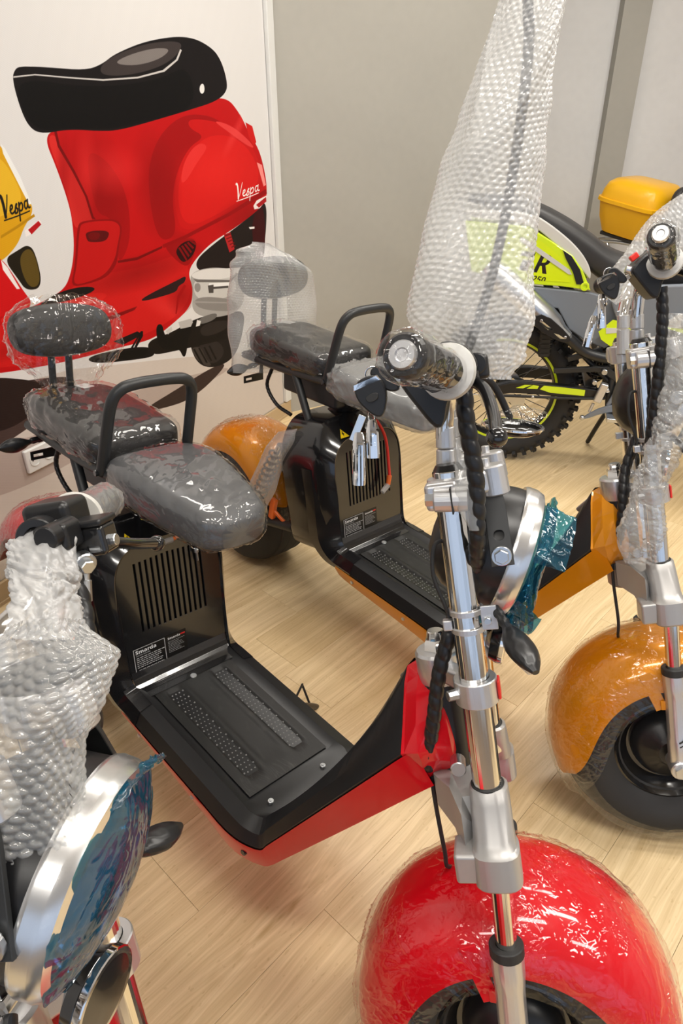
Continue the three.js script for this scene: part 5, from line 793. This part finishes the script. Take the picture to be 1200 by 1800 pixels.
  B('panel_strip', [ext([[0.165, 0.955], [0.2, 0.935], [0.24, 0.885], [0.265, 0.83], [0.235, 0.83], [0.215, 0.875], [0.18, 0.925]], 0.1245, 0.003, 0.0005)], M.blackSatin, side);
  B('panel_line', [ext([[0.0, 1.0], [0.02, 0.992], [0.2, 0.884], [0.212, 0.866], [0.2, 0.866], [0.0, 0.984]], 0.1255, 0.002, 0)], M.whitePlastic, side);
  B('panel_bolt', [ringG([0.268, 0.823, 0.124], [0, 0, 1], 0.017, 0.009, 0.006)], M.lime, side);
  B('lower_panel', [ext([[0.0, 0.815], [0.29, 0.8], [0.375, 0.78], [0.42, 0.71], [0.45, 0.63], [0.385, 0.58], [0.30, 0.61], [0.235, 0.65], [0.18, 0.73], [0.02, 0.75]], 0.105, 0.02, 0.005)], M.greyPlastic);
  const sh = B('shroud', [ext([[0.37, 0.78], [0.47, 0.84], [0.7, 0.86], [0.95, 0.98], [1.0, 0.86], [0.86, 0.66], [0.66, 0.58], [0.52, 0.56], [0.45, 0.62]], 0.15, 0.02, 0.006)], M.greyPlastic);
  B('shroud_decal', [ext([[0.345, 0.66], [0.39, 0.71], [0.465, 0.70], [0.46, 0.64], [0.40, 0.605], [0.36, 0.63]], 0.1675, 0.003, 0.001)], M.lime, sh);
  B('shroud_decal', [ext([[0.37, 0.678], [0.45, 0.682], [0.455, 0.668], [0.375, 0.655]], 0.171, 0.002, 0)], M.whitePlastic, sh);
  B('radiator_wing', [ext([[0.56, 0.70], [0.62, 0.745], [0.9, 0.80], [0.92, 0.74], [0.7, 0.69]], 0.175, 0.012, 0.003)], M.whitePlastic, sh); B('wing_edge', [ext([[0.56, 0.70], [0.7, 0.69], [0.92, 0.74], [0.92, 0.71], [0.7, 0.665]], 0.175, 0.0125, 0.003)], M.lime, sh);
  B('fuel_tank', [loft(refine([[0.5, 0.06, 0.93, 0.72], [0.6, 0.1, 0.96, 0.72], [0.75, 0.12, 1.0, 0.74], [0.9, 0.1, 1.02, 0.8], [0.98, 0.06, 1.0, 0.85]].map(([x, w, a, b]) => ring(x, w, a, b, 3))), { crease: 0.9 })], M.blackSatin);
  // exhaust
  const ex = B('silencer', [lathe([[0, 0], [0.03, 0.0], [0.046, 0.02], [0.052, 0.06], [0.052, 0.30], [0.045, 0.36], [0.03, 0.40], [0.024, 0.44], [0, 0.44]], [-0.12, 0.89, 0.15], [0.42, -0.315, 0], 30)], M.zinc);
  B('heat_shield', [ext(chaikin([[0.08, 0.71], [0.13, 0.73], [0.235, 0.65], [0.245, 0.62], [0.2, 0.62], [0.1, 0.67]], 1), 0.202, 0.006, 0.001, [[[0.105, 0.695], [0.125, 0.70], [0.17, 0.668], [0.15, 0.662]], [[0.17, 0.655], [0.195, 0.65], [0.225, 0.632], [0.2, 0.63]]])], M.blackSatin, ex);
  for (const p of [[0.12, 0.70], [0.22, 0.64]]) B('shield_bolt', [cyl([p[0], p[1], 0.2], [p[0], p[1], 0.21], 0.006, 0.006, 8)], M.zinc, ex);
  B('exhaust_pipe', tube([[0.24, 0.62, 0.15], [0.33, 0.56, 0.14], [0.5, 0.54, 0.13], [0.75, 0.55, 0.1], [0.86, 0.5, 0.03], [0.85, 0.38, 0.0], [0.75, 0.34, 0]], 0.022), M.blackSatin);
  // engine and frame
  B('engine', [rbox(0.3, 0.2, 0.24, 0.03, [0.62, 0.36, 0]), cyl([0.55, 0.36, 0.1], [0.55, 0.36, 0.145], 0.085, 0.08, 32), cyl([0.66, 0.36, 0.1], [0.66, 0.36, 0.14], 0.06, 0.055, 28), rbox(0.14, 0.16, 0.15, 0.015, [0.68, 0.52, 0], [0, 0, -0.25]), ...[0, 1, 2, 3, 4].map((i) => rbox(0.17, 0.006, 0.18, 0.002, [0.675 + i * 0.006, 0.47 + i * 0.026, 0], [0, 0, -0.25]))], M.blackSatin);
  B('frame', [...[-1, 1].flatMap((s) => [...tube([[0.95, 0.86, s * 0.03], [0.75, 0.72, s * 0.1], [0.5, 0.58, s * 0.12], [0.44, 0.42, s * 0.11], [0.5, 0.26, s * 0.1], [0.8, 0.24, s * 0.08], [0.95, 0.6, s * 0.04]], 0.015), ...tube([[0.5, 0.58, s * 0.11], [0.3, 0.7, s * 0.09], [0.05, 0.95, s * 0.08]], 0.011), ...tube([[0.45, 0.42, s * 0.1], [0.25, 0.6, s * 0.085], [0.1, 0.85, s * 0.08]], 0.011)])], M.powder);
  B('rear_shock', [cyl([0.38, 0.42, 0], [0.44, 0.68, 0], 0.035), ...[0, 1, 2, 3, 4, 5].map((i) => { const g = new THREE.TorusGeometry(0.038, 0.007, 8, 24); g.rotateX(1.5708); g.translate(0.385 + i * 0.009, 0.44 + i * 0.035, 0); return g; })], M.blackGloss);
  B('mud_guard', [rbox(0.05, 0.17, 0.14, 0.01, [0.15, 0.6, 0.02], [0, 0, 0.05]), ...[0, 1, 2, 3, 4, 5, 6].map((i) => rbox(0.052, 0.008, 0.12, 0.002, [0.152, 0.535 + i * 0.02, 0.03], [0, 0, 0.05]))], M.blackMatte);
  B('brake_cylinder', [rbox(0.032, 0.085, 0.03, 0.006, [0.402, 0.4, 0.14], [0, 0, -0.25]), cyl([0.42, 0.41, 0.14], [0.432, 0.415, 0.14], 0.012), cyl([0.38, 0.35, 0.14], [0.37, 0.31, 0.14], 0.006)], M.alu);
  B('link_bolt', [cyl([0.40, 0.49, 0.12], [0.40, 0.49, 0.15], 0.013, 0.012, 8)], M.zinc); B('link_bolt', [cyl([0.37, 0.44, 0.12], [0.37, 0.44, 0.145], 0.01, 0.01, 8)], M.zinc);
  B('link_arm', [bar([0.2, 0.47, 0.11], [0.42, 0.5, 0.12], 0.02, 0.022), bar([0.25, 0.52, 0.1], [0.38, 0.57, 0.1], 0.02, 0.022), bar([0.40, 0.5, 0.12], [0.5, 0.43, 0.12], 0.02, 0.03)], M.powder);
  B('brake_pedal', [ext(chaikin([[0.345, 0.288], [0.36, 0.282], [0.42, 0.315], [0.5, 0.335], [0.56, 0.33], [0.56, 0.35], [0.5, 0.362], [0.42, 0.345]], 1), 0.15, 0.012, 0.002)], M.greyPlastic); B('pedal_tip', [ball([0.345, 0.286, 0.15], 0.011)], M.zinc);
  B('foot_peg', [rbox(0.05, 0.018, 0.1, 0.004, [0.46, 0.31, 0.17])], M.zinc); B('gear_hose', tube([[0.44, 0.35, 0.14], [0.47, 0.42, 0.14], [0.52, 0.46, 0.14], [0.53, 0.55, 0.13]], 0.009), M.greyPlastic);
  for (const s of [-1, 1]) { B('front_fork', [cyl([1.34, 0.345, s * 0.1], [1.12, 0.9, s * 0.1], 0.028), cyl([1.16, 0.8, s * 0.1], [1.05, 1.08, s * 0.1], 0.026)], M.zinc); B('fork_guard', [ext([[1.3, 0.36], [1.37, 0.34], [1.27, 0.66], [1.22, 0.66]], s * 0.135, 0.006, 0.002)], M.lime); }
  B('triple_clamp', [rbox(0.09, 0.04, 0.27, 0.01, [1.14, 0.86, 0], [0, 0, 0.38]), rbox(0.09, 0.04, 0.27, 0.01, [1.06, 1.04, 0], [0, 0, 0.38])], M.blackSatin);
  B('handlebar', tube([[0.98, 1.2, -0.4], [1.02, 1.18, -0.2], [1.05, 1.1, -0.08], [1.05, 1.1, 0.08], [1.02, 1.18, 0.2], [0.98, 1.2, 0.4]], 0.013), M.blackSatin);
  B('front_fender', [loft([[1.05, 0.05, 0.78], [1.2, 0.07, 0.8], [1.4, 0.08, 0.8], [1.6, 0.07, 0.76], [1.72, 0.04, 0.72]].map(([x, w, y]) => [[x, y - 0.02, -w], [x, y, -w * 0.6], [x, y + 0.012, 0], [x, y, w * 0.6], [x, y - 0.02, w], [x, y - 0.012, 0]]), { crease: 0.5 })], M.whitePlastic);
  B('side_stand', tube([[0.5, 0.28, -0.12], [0.46, 0.14, -0.18], [0.43, 0.015, -0.23]], 0.011), M.blackSatin);
}
// ------------------------------------------------------------------ delivery scooter with the yellow top case at the far wall
{
  const yaw = Math.atan2(-0.78, -0.62) * -1, cm = new THREE.Matrix4().makeRotationY(yaw); cm.setPosition(1.68, 0.8, -4.2); // x runs along the face that turns to the camera
  const tl = new THREE.Matrix4().makeRotationZ(0.15); const m = cm.clone().multiply(tl);
  const t = thing('top_case', 'yellow plastic top case on a rack by the white wall', 'top case');
  const rr5 = (w, d, y, e = 5) => { const r = []; for (let i = 0; i < 40; i++) { const q = i / 40 * 6.28318, c = Math.cos(q), s = Math.sin(q), k = (Math.abs(c) ** e + Math.abs(s) ** e) ** (-1 / e); r.push([w * c * k, y, d * s * k]); } return r; };
  part('case_base', [loft([rr5(0.12, 0.12, 0), rr5(0.135, 0.135, 0.005), rr5(0.165, 0.165, 0.08), rr5(0.185, 0.18, 0.165)], { crease: 0.5 })], M.yellow, t, m);
  part('case_lid', [loft([rr5(0.186, 0.181, 0.178), rr5(0.18, 0.176, 0.22), rr5(0.165, 0.165, 0.255), rr5(0.135, 0.14, 0.278), rr5(0.07, 0.08, 0.288)], { crease: 0.6 })], M.yellow, t, m);
  part('case_rim', [loft([rr5(0.186, 0.181, 0.16), rr5(0.195, 0.19, 0.162), rr5(0.195, 0.19, 0.18), rr5(0.186, 0.181, 0.182)], { crease: 0.4 })], M.yellow, t, m);
  part('case_latch', [rbox(0.05, 0.06, 0.02, 0.006, [-0.16, 0.165, 0.16], [0, 0.8, 0]), rbox(0.02, 0.05, 0.06, 0.006, [-0.195, 0.17, 0.0])], M.yellow, t, m);
  part('base_plate', [rbox(0.25, 0.02, 0.24, 0.006, [0, -0.01, 0])], M.blackMatte, t, m);
  const s = thing('delivery_scooter', 'parked dark scooter under the yellow top case', 'scooter');
  const b = basis([0.62, 0, 0.78], [0, 1, 0], [-0.78, 0, 0.62], [1.68, 0, -4.2]);
  part('rack', [...[-1, 1].flatMap((q) => tube([[-0.22, 0.745, q * 0.1], [0.0, 0.765, q * 0.1], [0.3, 0.74, q * 0.09], [0.42, 0.66, q * 0.07]], 0.009)), ...tube([[-0.22, 0.745, -0.1], [-0.25, 0.742, 0], [-0.22, 0.745, 0.1]], 0.009), ...tube([[-0.08, 0.757, 0.1], [-0.02, 0.66, 0.1], [0.1, 0.58, 0.1]], 0.008)], M.zinc, s, b);
  part('back_pad', [loft(refine([[0.24, 0.06, 1.0, 0.8], [0.255, 0.12, 1.06, 0.78], [0.29, 0.13, 1.07, 0.77], [0.31, 0.1, 1.05, 0.79]].map(([x, w, y1, y0]) => ring(x, w, y1, y0, 3.5))), { crease: 0.9 })], M.seat, s, b);
  part('saddle', [loft(refine([[0.22, 0.1, 0.77, 0.72], [0.3, 0.14, 0.79, 0.7], [0.5, 0.14, 0.78, 0.69], [0.7, 0.1, 0.77, 0.68], [0.82, 0.05, 0.75, 0.69]].map(([x, w, y1, y0]) => ring(x, w, y1, y0, 3.5))), { crease: 0.9 })], M.seat, s, b);
  part('body', [loft(refine([[-0.1, 0.05, 0.68, 0.62], [0.1, 0.13, 0.7, 0.5], [0.35, 0.16, 0.7, 0.36], [0.6, 0.16, 0.69, 0.25], [0.8, 0.14, 0.66, 0.22], [0.86, 0.12, 0.4, 0.22]].map(([x, w, y1, y0]) => ring(x, w, y1, y0, 3.5))), { crease: 0.9 }), rbox(0.5, 0.06, 0.3, 0.02, [1.02, 0.25, 0])], M.blackSatin, s, b);
  part('front_shield', [loft(refine([[1.2, 0.14, 0.3, 0.2], [1.27, 0.19, 0.6, 0.3], [1.24, 0.19, 0.8, 0.62], [1.15, 0.1, 1.0, 0.85]].map(([x, w, y1, y0]) => ring(x, w, y1, y0, 3))), { crease: 0.9 })], M.blackSatin, s, b);
  for (const x of [0.1, 1.42]) part('wheel', [(() => { const g = new THREE.TorusGeometry(0.19, 0.055, 14, 48); g.translate(x, 0.247, 0); return g; })(), cyl([x, 0.247, -0.04], [x, 0.247, 0.04], 0.14, 0.14, 32)], M.rubber, s, b);
  part('fork', [...[-1, 1].flatMap((q) => tube([[1.42, 0.247, q * 0.08], [1.3, 0.7, q * 0.06], [1.2, 0.98, q * 0.03]], 0.018)), ...tube([[1.12, 1.06, -0.33], [1.16, 1.03, -0.1], [1.16, 1.03, 0.1], [1.12, 1.06, 0.33]], 0.013)], M.blackSatin, s, b);
}
renderer.render(scene, camera);
